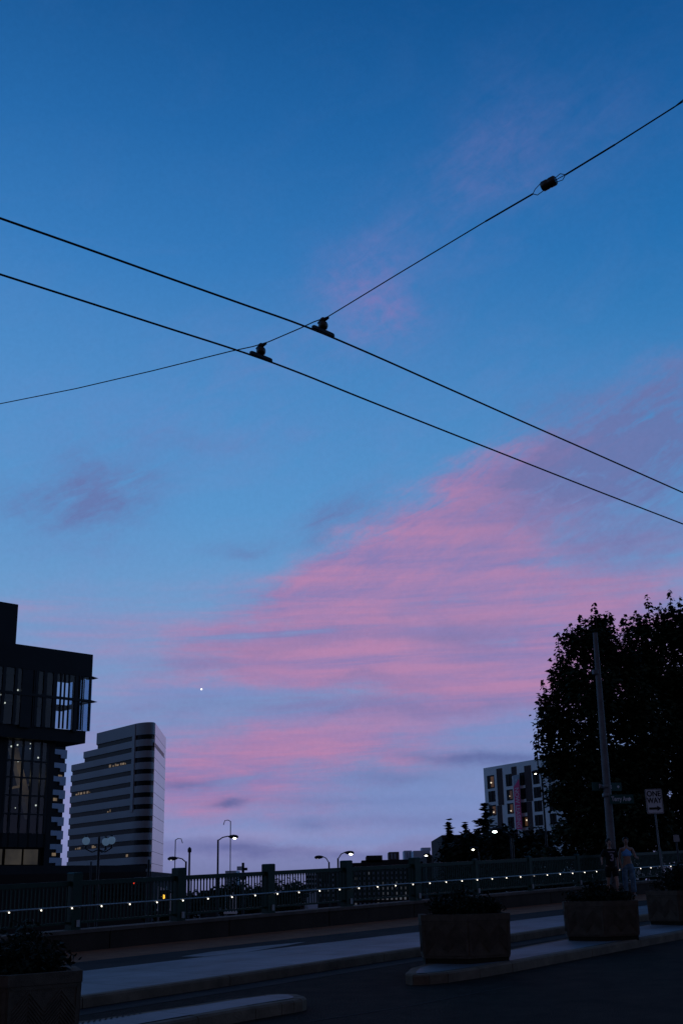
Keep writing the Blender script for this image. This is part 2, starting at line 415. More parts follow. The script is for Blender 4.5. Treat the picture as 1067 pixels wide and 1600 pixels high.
# grey violet cloud shade
shade = total([(930, 700, 190, 50, 22, .85), (1040, 740, 120, 90, 20, .75), (900, 765, 130, 46, 22, .65), (1000, 640, 120, 40, 20, .45), (105, 785, 105, 50, 0, .85), (190, 745, 80, 26, 10, .35), (550, 800, 70, 34, 20, .6), (390, 855, 60, 16, 12, .45), (720, 985, 70, 28, 0, .60), (300, 690, 110, 20, 0, .2),
               (860, 640, 60, 30, 20, .45), (450, 1115, 280, 20, 0, .6), (600, 1070, 120, 14, 0, .35), (300, 1045, 110, 16, 0, .4), (960, 860, 110, 60, 10, .45), (560, 990, 150, 14, 0, .35), (400, 1010, 120, 12, 0, .3), (760, 1110, 120, 14, 0, .3)])
col = mixc((shade * (.30 + tex * 1.2 + fine * 1.1)).clamp() * .82, col, lin((102, 116, 170)))
low = total([(470, 1295, 32, 11, 0, .9), (355, 1257, 22, 7, 0, .8), (370, 1328, 130, 9, 0, .8), (300, 1316, 70, 6, 0, .5), (760, 1183, 100, 9, -3, .8), (640, 1278, 120, 10, 0, .4), (520, 1330, 180, 9, 0, .5), (620, 1215, 70, 10, 0, .4), (290, 1225, 50, 8, 0, .5), (560, 1250, 160, 7, 0, .3)], (A + wa * 3.5, E + we * 1.6))
col = mixc((low * (.35 + fine * 1.2)).clamp(), col, lin((88, 97, 152)))
blue = total([(800, 1140, 150, 26, 0, .75), (340, 1092, 150, 14, 0, .7), (500, 1140, 60, 12, 0, .4), (700, 1240, 220, 28, 0, .6), (620, 1290, 240, 16, 0, .55), (420, 1306, 160, 9, 0, .5)])
col = mixc(blue.clamp(), col, lin((118, 142, 196)))
glow = total([(430, 1305, 160, 12, 0, .5), (560, 1327, 200, 8, 0, .4)], (A, E))
col = mixc(glow.clamp(), col, lin((152, 150, 196)))
grain = noise(nx * 260., ny * 260., nzz * 260., 1., 2, .6)
gb = (grain - .5) * .10 + 1.
col = mixc(1., col, comb(gb, gb, gb), 'MULTIPLY')
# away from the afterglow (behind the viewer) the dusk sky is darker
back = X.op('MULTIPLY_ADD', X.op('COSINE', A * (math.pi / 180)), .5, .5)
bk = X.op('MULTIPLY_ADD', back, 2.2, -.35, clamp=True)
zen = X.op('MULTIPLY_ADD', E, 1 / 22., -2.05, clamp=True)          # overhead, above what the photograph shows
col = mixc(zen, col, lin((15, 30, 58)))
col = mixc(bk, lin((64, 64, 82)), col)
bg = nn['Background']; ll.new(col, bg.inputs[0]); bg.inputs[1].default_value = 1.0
w.cycles.sampling_method = 'MANUAL'; w.cycles.sample_map_resolution = 512
sc.view_settings.view_transform = 'Standard'; sc.view_settings.look = 'None'; sc.view_settings.exposure = 0; sc.view_settings.gamma = 1
# ------------------------------------------------------------------ street (setting)
def sheet(name, pts, m, thick=None):
    """flat polygon (world points) with street-space UVs"""
    b = MB(); b.quad(*pts); o = b.build(name, m)
    me = o.data; uv = me.uv_layers.new(name='street')
    for lp in me.loops:
        p = me.vertices[lp.vertex_index].co + o.location - O
        uv.data[lp.index].uv = (p.dot(U), p.dot(W))
    if o.data.polygons[0].normal.z < 0: o.data.flip_normals()
    return struct(o)
A0, A1 = -26., 90.
KH = .13                                   # kerb height: the road lies this far below the pavement
# far ground in the lower valley beyond the bridge
b = MB(); b.quad((-9000, -4000, -11), (9000, -4000, -11), (9000, 14000, -11), (-9000, 14000, -11)); struct(b.build('ground', M['far']))
# bridge deck that carries the street
b = MB(); b.sbox(A0 - 20, A1 + 30, -.62, 40, -1.4, -KH - .03); struct(b.build('road_deck', M['wall']))
sheet('road', [S(A0 - 20, 0.3, -KH), S(A1 + 30, 0.3, -KH), S(A1 + 30, 40, -KH), S(A0 - 20, 40, -KH)], M['asphalt'])
kl = [toS(x, y) for x, y in ((130, 1557.5), (360, 1524.5), (600, 1489), (806, 1459.5), (1000, 1430.5))]
kl = sorted(kl)
k0 = (A0, kl[0][1] + (kl[0][1] - kl[-1][1]) / (kl[0][0] - kl[-1][0]) * (A0 - kl[0][0]))
sl = (kl[-1][1] - kl[-2][1]) / (kl[-1][0] - kl[-2][0])
k1 = (A1, max(1.5, kl[-1][1] + sl * .4 * (A1 - kl[-1][0])))
kl = [k0] + kl + [k1]
print('kerb line', [(round(a, 2), round(b_, 2)) for a, b_ in kl])
b1 = toS(300, 1484)[1]; b2 = toS(200, 1509)[1]; print('bands', b1, b2)
KW = .16
sheet('pavement_patch', [G(x, y, .004) for x, y in ((283, 1494.5), (330, 1487), (400, 1479), (478, 1471.5), (450, 1477), (385, 1487.5), (320, 1494.5))], M['pave'])
def band(name, bf, bn, m, h):
    far = [S(a, bf(a, b_), h) for a, b_ in kl]; near = [S(a, bn(a, b_), h) for a, b_ in kl]
    return sheet(name, far + near[::-1], m)
band('pavement_brick_band', lambda a, b_: -.02, lambda a, b_: b1, M['brown'], 0)
band('pavement_asphalt_band', lambda a, b_: b1, lambda a, b_: b2, M['patch'], 0)
band('pavement', lambda a, b_: b2, lambda a, b_: b_ - KW, M['pave'], 0)
def kerb_run(name, line, wid, inward=-1, gaps=True):
    """kerb made of separate stones with fine joints; line = top outer edge (a, b)"""
    b = MB()
    for i in range(len(line) - 1):
        p, q = Vector(line[i]), Vector(line[i + 1]); L = (q - p).length; n = max(1, round(L / 2.4))
        d = (q - p) / L; nrm = Vector((-d.y, d.x))
        if nrm.y * inward < 0: nrm = -nrm
        for k in range(n):
            s0 = p + d * (L * k / n + .006); s1 = p + d * (L * (k + 1) / n - .006); j = random.uniform(-.006, .006)
            i0, i1 = s0 + nrm * wid, s1 + nrm * wid; c0, c1 = s0 + nrm * .025, s1 + nrm * .025
            h = .004 + j * .5
            b.hexa([S(*s0, -KH - .05), S(*s1, -KH - .05), S(*i1, -KH - .05), S(*i0, -KH - .05)],
                   [S(*s0, h - .025), S(*s1, h - .025), S(*i1, h - .025), S(*i0, h - .025)])
            b.hexa([S(*s0, h - .025), S(*s1, h - .025), S(*i1, h - .025), S(*i0, h - .025)],
                   [S(*c0, h), S(*c1, h), S(*i1, h), S(*i0, h)])
    return struct(b.build(name, M['kerb']))
kerb_run('kerb', kl, KW)
# traffic islands -----------------------------------------------------------
def island(name, back, front, tip=None):
    """back/front: pixel polylines of the top edge, left to right; rounded where they meet"""
    loop = [toS(*p) for p in back] + [toS(*p) for p in front[::-1]]
    cx = sum(p[0] for p in loop) / len(loop); cy = sum(p[1] for p in loop) / len(loop)
    n = len(loop); b = MB()
    top = [S(x, y, .0) for x, y in loop]
    inner = [(x + (cx - x) * 0, y) for x, y in loop]
    ktop = []
    # paved top, 4 mm up and set in from the kerb edge
    ins = []
    area = sum(loop[i][0] * loop[(i + 1) % n][1] - loop[(i + 1) % n][0] * loop[i][1] for i in range(n))
    sg = 1 if area > 0 else -1
    for i in range(n):
        p0, p1, p2 = Vector(loop[i - 1]), Vector(loop[i]), Vector(loop[(i + 1) % n])
        d = ((p1 - p0).normalized() + (p2 - p1).normalized()).normalized(); nr = Vector((-d.y, d.x)) * sg
        ins.append(p1 + nr * .15); ktop.append((p1, p1 + nr * .15))
    acc = 0
    for i in range(n):
        (o0, i0), (o1, i1) = ktop[i], ktop[(i + 1) % n]; L_ = (o1 - o0).length; m = max(1, round(L_ / 1.9)) if L_ > .9 else 1
        for k in range(m):
            g = .007 if (L_ > .9 or i % 2 == 0) else 0
            f0, f1 = k / m + g / L_, (k + 1) / m - g / L_
            a_, b_2, c_, d_ = o0.lerp(o1, f0), o0.lerp(o1, f1), i0.lerp(i1, f1), i0.lerp(i1, f0); e_, h_ = a_.lerp(d_, .18), b_2.lerp(c_, .18); j = random.uniform(-.004, .004)
            b.hexa([S(*a_, -KH - .05), S(*b_2, -KH - .05), S(*c_, -KH - .05), S(*d_, -KH - .05)], [S(*a_, j - .022), S(*b_2, j - .022), S(*c_, j - .022), S(*d_, j - .022)])
            b.hexa([S(*a_, j - .022), S(*b_2, j - .022), S(*c_, j - .022), S(*d_, j - .022)], [S(*e_, j), S(*h_, j), S(*c_, j), S(*d_, j)])
    o = b.build(name + '_kerb', M['kerb']); struct(o)
    b = MB(); b.hexa([S(*(q[0].lerp(q[1], .25)), -KH - .04) for q in ktop], [S(*(q[0].lerp(q[1], .25)), -.02) for q in ktop]); struct(b.build(name + '_fill', M['soil']))
    s_ = sheet(name, [S(*p, .004) for p in ins], M['pave'])
    return s_
isl_back = [(633, 1519), (640, 1512.5), (657, 1508), (720, 1497), (806, 1481), (870, 1469), (924, 1459), (1000, 1446), (1067, 1434), (1180, 1414)]
isl_front = [(633, 1521.5), (645, 1523), (670, 1522), (700, 1519), (749, 1512), (800, 1503.5), (924, 1481), (1000, 1467), (1067, 1455), (1180, 1435)]
island('traffic_island', isl_back, isl_front)
l_back = [(-120, 1640), (0, 1618), (130, 1595), (230, 1580), (300, 1570), (360, 1560.5), (410, 1554), (440, 1552), (465, 1552.5), (478, 1556)]
l_front = [(-120, 1690), (0, 1655), (130, 1623), (236, 1601), (310, 1588), (400, 1572.5), (440, 1566), (460, 1563), (472, 1561), (479, 1558.5)]
island('traffic_island', l_back, l_front)
# joints and worn marks in the road: a pale worn line beside the gap
def strip(name, pts, wd, m, h):
    b = MB()
    for i in range(len(pts) - 1):
        p, q = Vector(pts[i]), Vector(pts[i + 1]); d = (q - p).normalized(); nr = Vector((-d.y, d.x)) * wd / 2
        b.quad(S(*(p - nr), h), S(*(q - nr), h), S(*(q + nr), h), S(*(p + nr), h))
    return struct(b.build(name, m))
strip('road_marking', [toS(480, 1597, -KH), toS(640, 1572, -KH), toS(800, 1541, -KH)], .04, M['patch'], -KH + .004)
for i in range(11):
    x = 334 + 8.2 * i; a_, b_2 = toS(x, 1566 - i * 1.1); strip('tactile_groove', [(a_, b_2), (a_ + .01, b_2 - .16)], .02, M['soil'], .009)
for i in range(12):
    x = 120 + 9 * i; a_, b_2 = toS(x, 1603 - i * 1.6); strip('tactile_groove', [(a_, b_2), (a_ + .12, b_2 - .14)], .02, M['soil'], .009)
strip('gutter', [(a, b_ + .32) for a, b_ in kl], .46, M['patch'], -KH + .004)

# ------------------------------------------------------------------ parapet and bridge fence
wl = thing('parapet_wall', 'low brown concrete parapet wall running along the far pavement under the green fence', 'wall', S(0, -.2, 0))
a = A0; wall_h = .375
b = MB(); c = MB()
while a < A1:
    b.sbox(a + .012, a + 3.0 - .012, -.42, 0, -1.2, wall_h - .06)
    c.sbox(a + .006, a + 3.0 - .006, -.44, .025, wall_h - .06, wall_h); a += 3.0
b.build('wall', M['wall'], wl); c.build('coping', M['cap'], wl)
def xa(px): return toS(px, 1490 - .1027 * (px - 110))[0]
print('posts a', [round(xa(p), 2) for p in (117, 280, 420, 541, 645, 740, 825)])
print('bulbs a', [round(xa(p), 2) for p in (15, 232, 445, 618, 844, 1032)])
fence = thing('bridge_fence', 'dark green metal picket fence with square posts on top of the parapet wall', 'fence', S(0, -.22, wall_h))
def proj(p):
    v = p - CAM; d = v.dot(fw); return 533.5 + F * v.dot(rt2) / d, 800 - F * v.dot(up2) / d
def xpost(px, b_, h_):
    lo, hi = -12., 60.
    for _ in range(50):
        m_ = (lo + hi) / 2
        if proj(S(m_, b_, h_))[0] < px: lo = m_
        else: hi = m_
    return lo
p0 = xpost(279.5, -.22, 1.0); bay = (xpost(826, -.22, 1.0) - p0) / 5.
RT = 1.235                                   # rail top
posts = [p0 + k * bay for k in range(-9, 22) if A0 < p0 + k * bay < A1 - 2]
post_no = 0
for a in posts:
    big = a < xpost(700, -.22, 1.0)
    hw = .105 if big else .06
    ht = 1.37 if big else 1.27
    b = MB(); b.sbox(a - hw, a + hw, -.22 - hw, -.22 + hw, wall_h, ht)
    po = b.build('post', M['green'], fence)
    b = MB(); b.hexa([S(a + x * (hw + .008), -.22 + y * (hw + .008), ht) for x, y in ((-1, -1), (1, -1), (1, 1), (-1, 1))], [S(a + x * (hw - .02), -.22 + y * (hw - .02), ht + .02) for x, y in ((-1, -1), (1, -1), (1, 1), (-1, 1))])
    b.build('post_cap', M['green'], po)
    b = MB(); b.sbox(a - .005, a + .065, -.22 + hw + .004, -.22 + hw + .02, wall_h + .05, wall_h + .17); b.build('pale_plate', M['plate'], po)
for i in range(len(posts) - 1):
    b = MB(); b.sbox(posts[i] + .1, posts[i + 1] - .1, -.25, -.19, RT - .085, RT); b.build('top_rail', M['green'], fence)
b = MB(); b.sbox(A0, A1 - 2, -.24, -.20, wall_h + .10, wall_h + .14); b.build('bottom_rail', M['green'], fence)
for i in range(len(posts) - 1):
    a0_, a1_ = posts[i] + .12, posts[i + 1] - .12; n = int((a1_ - a0_) / .083)
    b = MB()
    for k in range(n):
        a = a0_ + (k + .5) * (a1_ - a0_) / n
        b.sbox(a - .011, a + .011, -.231, -.209, wall_h + .14, RT - .085)
        b.sbox(a - .022, a + .022, -.228, -.212, RT - .115, RT - .084)
    b.build('picket_panel', M['green'], fence)
# handrail with a row of small lamps in front of the fence
hr = thing('handrail', 'slim pale handrail with evenly spaced tiny white lamps fixed in front of the green fence', 'handrail', S(0, -.03, .79))
HH = .79
b = MB(); b.tube([S(a, -.03, HH) for a in (A0, A0 + 20, 0, 20, 40, 60, A1 - 2)], .015, 8); b.build('rail', M['rail'], hr, True)
for a in posts:
    b = MB(); b.sbox(a - .015, a + .015, -.22, -.035, HH - .03, HH - .012); b.build('rail_bracket', M['rail'], hr)
ab = xpost(15, -.005, HH); bp = (xpost(1032, -.005, HH) - ab) / 36.
mb = None
for k in range(-6, 38):
    a = ab + k * bp
    c0 = S(a, -.005, HH - .028)
    if mb is None:
        b = MB(); b.ball((0, 0, 0), .0145, 8); o = b.build('led_lamp', M['bulb'], hr, True)
        me_on = o.data
        for v in me_on.vertices: v.co += world_loc(hr)
        b = MB(); b.ball((0, 0, 0), .018, 8); o2 = b.build('led_lamp', M['bulbdim'], hr, True); me_dim = o2.data
        for v in me_dim.vertices: v.co += world_loc(hr)
        bpy.data.objects.remove(o2); mb = o
    else:
        o = bpy.data.objects.new('led_lamp', me_on); C.objects.link(o); o.parent = hr
    if k == 25: o.data = me_dim; o['label'] = 'unlit dim lamp'
    o.location = c0 - Vector(hr.location)

# ------------------------------------------------------------------ planters
def hexpts(Rr, rot, z): return [Vector((Rr * math.cos(rot + k * math.pi / 3), Rr * math.sin(rot + k * math.pi / 3), z)) for k in range(6)]
def make_planter(label, cx, cy, base, Rr, H, rot, group='hexagonal concrete planters on the islands'):
    t = thing('concrete_planter', label, 'planter', (cx, cy, base), group)
    B = Vector((cx, cy, base)); P_ = lambda L: [B + v for v in L]
    b = MB(); b.hexa(P_(hexpts(Rr * .93, rot, -.05)), P_(hexpts(Rr * .93, rot, .035)))
    b.build('plinth', M['soil'], t)
    b = MB(); b.hexa(P_(hexpts(Rr * .955, rot, .035)), P_(hexpts(Rr * .985, rot, H * .86)))
    b.build('body', M['planter'], t)
    rim = MB(); o1, o2 = P_(hexpts(Rr * 1.0, rot, H * .86)), P_(hexpts(Rr * 1.0, rot, H)); i2, i1 = P_(hexpts(Rr * .86, rot, H)), P_(hexpts(Rr * .86, rot, H * .8))
    for k in range(6):
        j = (k + 1) % 6
        rim.quad(o1[k], o1[j], o2[j], o2[k]); rim.quad(o2[k], o2[j], i2[j], i2[k]); rim.quad(i2[k], i2[j], i1[j], i1[k]); rim.quad(o1[k], i1[k], i1[j], o1[j])
    rim.build('rim', M['planter'], t)
    b = MB(); b.quad(*P_(hexpts(Rr * .87, rot, H * .87))); b.build('soil', M['soil'], t)
    # cast zigzag ribs and panel frame on each face
    rb = MB()
    for k in range(6):
        p, q = B + hexpts(Rr * .985, rot, 0)[k], B + hexpts(Rr * .985, rot, 0)[(k + 1) % 6]
        d = (q - p); L = d.length; d.normalize(); nr = Vector((d.y, -d.x, 0))
        if nr.dot((p + q) / 2 - B) < 0: nr = -nr
        def fp(u_, z_, o_):
            tt = z_ / H; return p + d * (L * .5 + (u_ - .5) * L * (.97 + .03 * tt)) + Vector((0, 0, z_)) + nr * (o_ - (1 - tt) * Rr * .026 - .004)
        def bar(u0, z0, u1, z1, w_, o_):
            dd = Vector(((u1 - u0) * L, z1 - z0)); nn_ = Vector((-dd.y, dd.x)).normalized() * w_ / 2; ul = nn_.x / L; zl = nn_.y
            rb.hexa([fp(u0 - ul, z0 - zl, 0), fp(u1 - ul, z1 - zl, 0), fp(u1 + ul, z1 + zl, 0), fp(u0 + ul, z0 + zl, 0)],
                    [fp(u0 - ul, z0 - zl, o_), fp(u1 - ul, z1 - zl, o_), fp(u1 + ul, z1 + zl, o_), fp(u0 + ul, z0 + zl, o_)])
        bar(.03, H * .13, .97, H * .13, .03, .012); bar(.03, H * .83, .97, H * .83, .03, .012)
        bar(.035, H * .13, .035, H * .83, .035, .012); bar(.965, H * .13, .965, H * .83, .035, .012)
        z_lo, z_hi = H * .17, H * .79
        for g in range(4):                      # four chevron fields of slanting ribs
            u0, u1 = .06 + .22 * g, .06 + .22 * (g + 1); up_ = g % 2 == 0
            z = z_lo - .16
            while z < z_hi:
                za, zb = (z, z + .16) if up_ else (z + .16, z)
                if min(za, zb) >= z_lo and max(za, zb) <= z_hi: bar(u0, za, u1, zb, .014, .014)
                z += .034
    rb.build('cast_ribs', M['planter'], t)
    return t
def shrub(label, c, rx, h, n, seed, lean=0., stems=0, group='shrubs growing in the planters'):
    rnd = random.Random(seed)
    t = thing('shrub', label, 'shrub', c, group); B = Vector(c)
    b = MB(); st_ = MB()
    tips = []
    for k in range(26 + stems):
        a = rnd.uniform(0, 6.28); rr = rx * math.sqrt(rnd.random()) * .95
        hh = h * (1 - (rr / rx) ** 2 * .65) * rnd.uniform(.6, 1.0) * (1.2 if k > 25 else 1)
        p = B + Vector((math.cos(a) * rr * .5, math.sin(a) * rr * .5, 0)); q = B + Vector((math.cos(a) * rr, math.sin(a) * rr, hh))
        st_.tube([p, (p + q) / 2 + Vector((rnd.uniform(-.03, .03), rnd.uniform(-.03, .03), .02)), q], [.007, .005, .002], 4); tips.append((p, q))
    for k in range(n):
        p, q = rnd.choice(tips); f = rnd.random() ** .6
        c_ = p.lerp(q, f) + Vector((rnd.gauss(0, .06), rnd.gauss(0, .06), rnd.gauss(0, .04)))
        if c_.z < B.z: c_.z = B.z + .01
        x = Vector((rnd.gauss(0, 1), rnd.gauss(0, 1), rnd.gauss(0, .6))).normalized(); y = x.cross(Vector((rnd.gauss(0, 1), rnd.gauss(0, 1), rnd.gauss(0, 1)))).normalized(); s_ = rnd.uniform(.02, .04)
        b.quad(c_ - x * s_, c_ - y * s_ * .45, c_ + x * s_, c_ + y * s_ * .45)
    b.build('foliage', M['shrub'], t); st_.build('stem', M['bark'], t)
    return t
def planter_at(label, fx, fy, Rr, H, rot, slabel, sh, seed, stems=0, n=5200):
    nb = G(fx, fy); d = Vector((nb.x, nb.y)).normalized(); cx, cy = nb.x + d.x * Rr * .95, nb.y + d.y * Rr * .95
    base = gz(cx, cy) + .02 + 0
    t = make_planter(label, cx, cy, base, Rr, H, math.atan2(-d.y, -d.x) + rot)
    shrub(slabel, (cx, cy, base + H * .87), Rr * .78, sh, n, seed, stems=stems)
    return nb
planter_at('hexagonal brown planter on the tip of the right island, nearest one wholly in view', 727, 1507.5, .75, .63, R(5), 'dense dark shrub filling the planter on the island tip', .46, 1)
planter_at('hexagonal brown planter standing in front of the two pedestrians', 941, 1471.5, .72, .60, R(4), 'low spreading shrub in the planter in front of the two pedestrians', .40, 2)
planter_at('hexagonal planter cut off by the right edge of the photo', 1069, 1446.5, .75, .60, R(-6), 'tall loose shrub in the planter at the right edge', .62, 3, stems=10)
planter_at('large near planter in the bottom left corner with zigzag ribs', 0, 1668, .74, .66, R(2), 'sparse leggy shrub with thin stems in the bottom left planter', .42, 4, stems=26, n=4200)

# ------------------------------------------------------------------ poles and signs on the right
def ground_pole(px, py): 
    p = G(px, py); return p
pb = G(961, 1402); Dp = pb.y
ptop = pz(930, 989, Dp + .0)
fp_ = Fac((pb.x, pb.y), u=(1, 0))
ztop = fp_.hit(930, 989)[1]
t = thing('utility_pole', 'tall grey tapering pole rising in front of the maple with two green street signs', 'pole', pb)
xt = fp_.hit(930, 989)[0]
pt = Vector((pb.x + (xt - 0) * .25, pb.y, ztop))
pt = Vector((pb.x + .09, pb.y, ztop))
b = MB(); b.tube([pb - Vector((0, 0, .2)), pb.lerp(pt, .5), pt], [.135, .115, .075], 16); b.build('shaft', M['pole'], t, True)
zb_ = fp_.hit(934, 1050)[1]
b = MB(); b.lathe((pb.x, pb.y, zb_ - .08), [(.10, 0), (.115, .01), (.115, .13), (.10, .14)], 16); b.tube([(pb.x - .13, pb.y, zb_ - .02), (pb.x + .13, pb.y, zb_ - .02)], .012, 6); b.build('band', M['steel'], t, True)
zc_ = fp_.hit(940, 1243)[1]
b = MB(); 
for zz in (fp_.hit(947, 1229)[1], zc_): b.lathe((pb.x, pb.y, zz - .05), [(.125, 0), (.13, .005), (.13, .1), (.125, .105)], 16)
b.build('sign_band', M['steel'], t, True)
print('pole', pb, ztop, 'head z', zb_)
def blade(label, pxa, pxb, pya, pyb, hgt, yaw, txt, D):
    cx = pz((pxa + pxb) / 2, (pya + pyb) / 2, D); wdt = abs(pz(pxb, pyb, D).x - pz(pxa, pya, D).x) / math.cos(yaw)
    u = Vector((math.cos(yaw), math.sin(yaw), 0)); n = Vector((-u.y, u.x, 0)) 
    t_ = thing('street_sign', label, 'street sign', cx, 'green street name signs on the pole')
    b = MB(); P = lambda a_, z_, o_: cx + u * a_ + Vector((0, 0, z_)) + n * o_
    w2, h2 = wdt / 2, hgt / 2
    b.hexa([P(-w2, -h2, -.006), P(w2, -h2, -.006), P(w2, h2, -.006), P(-w2, h2, -.006)], [P(-w2, -h2, .006), P(w2, -h2, .006), P(w2, h2, .006), P(-w2, h2, .006)])
    b.build('panel', M['signgreen'], t_)
    text_mesh('lettering', txt, M['signwhite'], t_, P(-w2 * .12, 0, -.012), u, (0, 0, 1), hgt * .72, squeeze=.72)
    b = MB(); q = hgt * .2; b.quad(P(w2 - .13 - q, 0, -.011), P(w2 - .13, -q, -.011), P(w2 - .13 + q, 0, -.011), P(w2 - .13, q, -.011)); b.build('emblem', M['signwhite'], t_)
    return t_
blade('upper green street sign with pale emblem on the grey pole', 922, 973, 1227, 1231, .25, R(24), 'Pine    St', Dp + .16)
blade('lower green street sign reaching right from the grey pole', 952, 990, 1250, 1247, .27, R(10), 'Terry Ave', Dp - .16)
# ONE WAY sign
sb = G(1038, 1398); D1 = sb.y
top = pz(1019, 1236, D1); mid = pz(1019, 1253, D1)
t = thing('one_way_sign', 'white ONE WAY sign with black right arrow on a thin post at far right', 'road sign', sb)
tp = Vector((pz(1019, 1233, D1).x, D1, pz(1019, 1233, D1).z))
b = MB(); b.tube([sb - Vector((0, 0, .1)), Vector((tp.x, tp.y + .03, tp.z - .02))], [.03, .026], 8); b.build('post', M['steel'], t, True)
sw = (pz(1031.5, 1253, D1).x - pz(1005, 1253, D1).x) / 2; sh_ = (pz(1018, 1234, D1).z - pz(1018, 1272.5, D1).z) / 2
uz = (tp - sb).normalized(); ux = Vector((math.cos(R(4)), math.sin(R(4)), 0)).normalized(); ux = (ux - uz * ux.dot(uz)).normalized(); un = ux.cross(uz)
cc = tp - uz * sh_ - un * .0 + Vector((0, -.03, 0))
Q = lambda a_, z_, o_: cc + ux * a_ + uz * z_ - un * (-o_)
if un.y > 0: un = -un
Q = lambda a_, z_, o_: cc + ux * a_ + uz * z_ + un * o_
def rrect(w_, h_, r_, o_):
    pts = []
    for sx, sy, a0_ in ((1, -1, -90), (1, 1, 0), (-1, 1, 90), (-1, -1, 180)):
        for k in range(5):
            an = R(a0_ + k * 22.5); pts.append(Q(sx * (w_ - r_) + r_ * math.cos(an), sy * (h_ - r_) + r_ * math.sin(an), o_))
    return pts
b = MB(); b.hexa(rrect(sw, sh_, .04, 0), rrect(sw, sh_, .04, .006)); b.build('panel', M['signwhite'], t)
b = MB()
o_, i_ = rrect(sw - .012, sh_ - .012, .035, .009), rrect(sw - .026, sh_ - .026, .028, .009)
for k in range(len(o_)): j = (k + 1) % len(o_); b.quad(o_[k], o_[j], i_[j], i_[k])
b.build('border', M['signblack'], t)
text_mesh('lettering', 'ONE', M['signblack'], t, Q(0, sh_ * .60, .011), ux, uz, sh_ * .62, squeeze=.92)
text_mesh('lettering', 'WAY', M['signblack'], t, Q(0, sh_ * .05, .011), ux, uz, sh_ * .62, squeeze=.84)
b = MB(); ah = sh_ * .09
b.quad(Q(-sw * .72, -sh_ * .58 - ah, .012), Q(sw * .28, -sh_ * .58 - ah, .012), Q(sw * .28, -sh_ * .58 + ah, .012), Q(-sw * .72, -sh_ * .58 + ah, .012))
b.quad(Q(sw * .24, -sh_ * .58 - ah * 2.4, .013), Q(sw * .76, -sh_ * .58, .013), Q(sw * .24, -sh_ * .58 + ah * 2.4, .013))
b.build('arrow', M['signblack'], t)
# small pale notice at the far right
q0 = pz(1056, 1310, 30); gb_ = Vector((q0.x, 30, gz(q0.x, 30)))
t = thing('small_notice_sign', 'small pale square sign on a dark post near the right edge', 'road sign', gb_)
b = MB(); b.tube([gb_, Vector((q0.x, 30.03, q0.z + .1))], .022, 8); b.build('post', M['darksteel'], t, True)
b = MB(); b.box(q0.x - .07, q0.x + .07, 29.99, 30.0, q0.z - .08, q0.z + .08); b.build('panel', M['plate'], t)

# ------------------------------------------------------------------ overhead wires
ZW = 6.0
rA = [(0, 340.7), (130, 386.5), (260, 433), (380, 475.5), (480, 511.3), (580, 553.5), (690, 602.5), (820, 660.5), (940, 713.5), (1067, 770)]
rB = [(0, 428.4), (130, 470), (260, 511.8), (384, 551.8), (470, 583.5), (560, 619.9), (690, 671.5), (813, 720), (940, 770), (1067, 819)]
def wireline(px, z):
    P0, P1 = atz(*px[0], z), atz(*px[-1], z)
    f = Fac((P0.x, P0.y), u=(P1.x - P0.x, P1.y - P0.y))
    return f, [f.to(*f.hit(*p)) for p in px]
fA, wA = wireline(rA, ZW); fB, wB = wireline(rB, ZW)
print('wire A z', [round(p.z, 2) for p in wA], 'xy', wA[0], wA[-1]); print('wire B z', [round(p.z, 2) for p in wB], wB[0], wB[-1])
def extend(w_, n=6, step=5.):
    d0 = (w_[0] - w_[1]).normalized(); d1_ = (w_[-1] - w_[-2]).normalized(); pre, post_ = [], []
    for q in (.6, 1.3, 2.5, 4.5, 8, 14, 22, 32):
        pre.insert(0, w_[0] + d0 * q); post_.append(w_[-1] + d1_ * q)
    return pre + w_ + post_
def smooth(pts, k=4):
    out = []
    for i in range(len(pts) - 1):
        p_1 = pts[max(i - 1, 0)]; p0_, p1_ = pts[i], pts[i + 1]; p2_ = pts[min(i + 2, len(pts) - 1)]
        for j in range(k):
            t_ = j / k; out.append(.5 * ((2 * p0_) + (p1_ - p_1) * t_ + (2 * p_1 - 5 * p0_ + 4 * p1_ - p2_) * t_ ** 2 + (3 * p0_ - p_1 - 3 * p1_ + p2_) * t_ ** 3))
    out.append(pts[-1]); return out
b = MB(); b.tube(smooth(extend(wA)), .0085, 8); tag(b.build('trolley_wire', M['wire'], None, True), 'upper of the two thick dark trolley wires crossing the sky down to the right', 'overhead wire', 'overhead trolley wires')
b = MB(); b.tube(smooth(extend(wB)), .0085, 8); tag(b.build('trolley_wire', M['wire'], None, True), 'lower of the two thick dark trolley wires crossing the sky down to the right', 'overhead wire', 'overhead trolley wires')
HA = fA.to(*fA.hit(505, 520.5)); HB = fB.to(*fB.hit(408, 560))
fS = Fac((HB.x, HB.y), u=(HA.x - HB.x, HA.y - HB.y))
print('hangers', HA, HB)
SP = [fS.to(*fS.hit(*p)) for p in ((-60, 640), (0, 631), (120, 607), (240, 579), (360, 549), (395, 541.5), (420, 534), (470, 512.5), (490, 503), (512, 495))]
for p in SP: print('span', [round(c, 2) for c in p])
SR = [fS.to(*fS.hit(*p)) for p in ((512, 495), (620, 429), (758, 346), (832, 303))]
SR2 = [fS.to(*fS.hit(*p)) for p in ((883, 273), (960, 226), (1053, 167), (1100, 138), (1200, 78))]
for p in SR + SR2: print('spanR', [round(c, 2) for c in p])
sp = thing('span_wire', 'thin span wire crossing the two trolley wires and rising to the upper right corner', 'overhead wire', SP[5])
far_ = SP[0] + (SP[0] - SP[1]).normalized() * 20
b = MB(); b.tube([far_] + SP + SR[1:], .0048, 6); b.build('wire', M['wire'], sp, True)
b = MB(); dS = (SR2[-1] - SR2[0]).normalized()
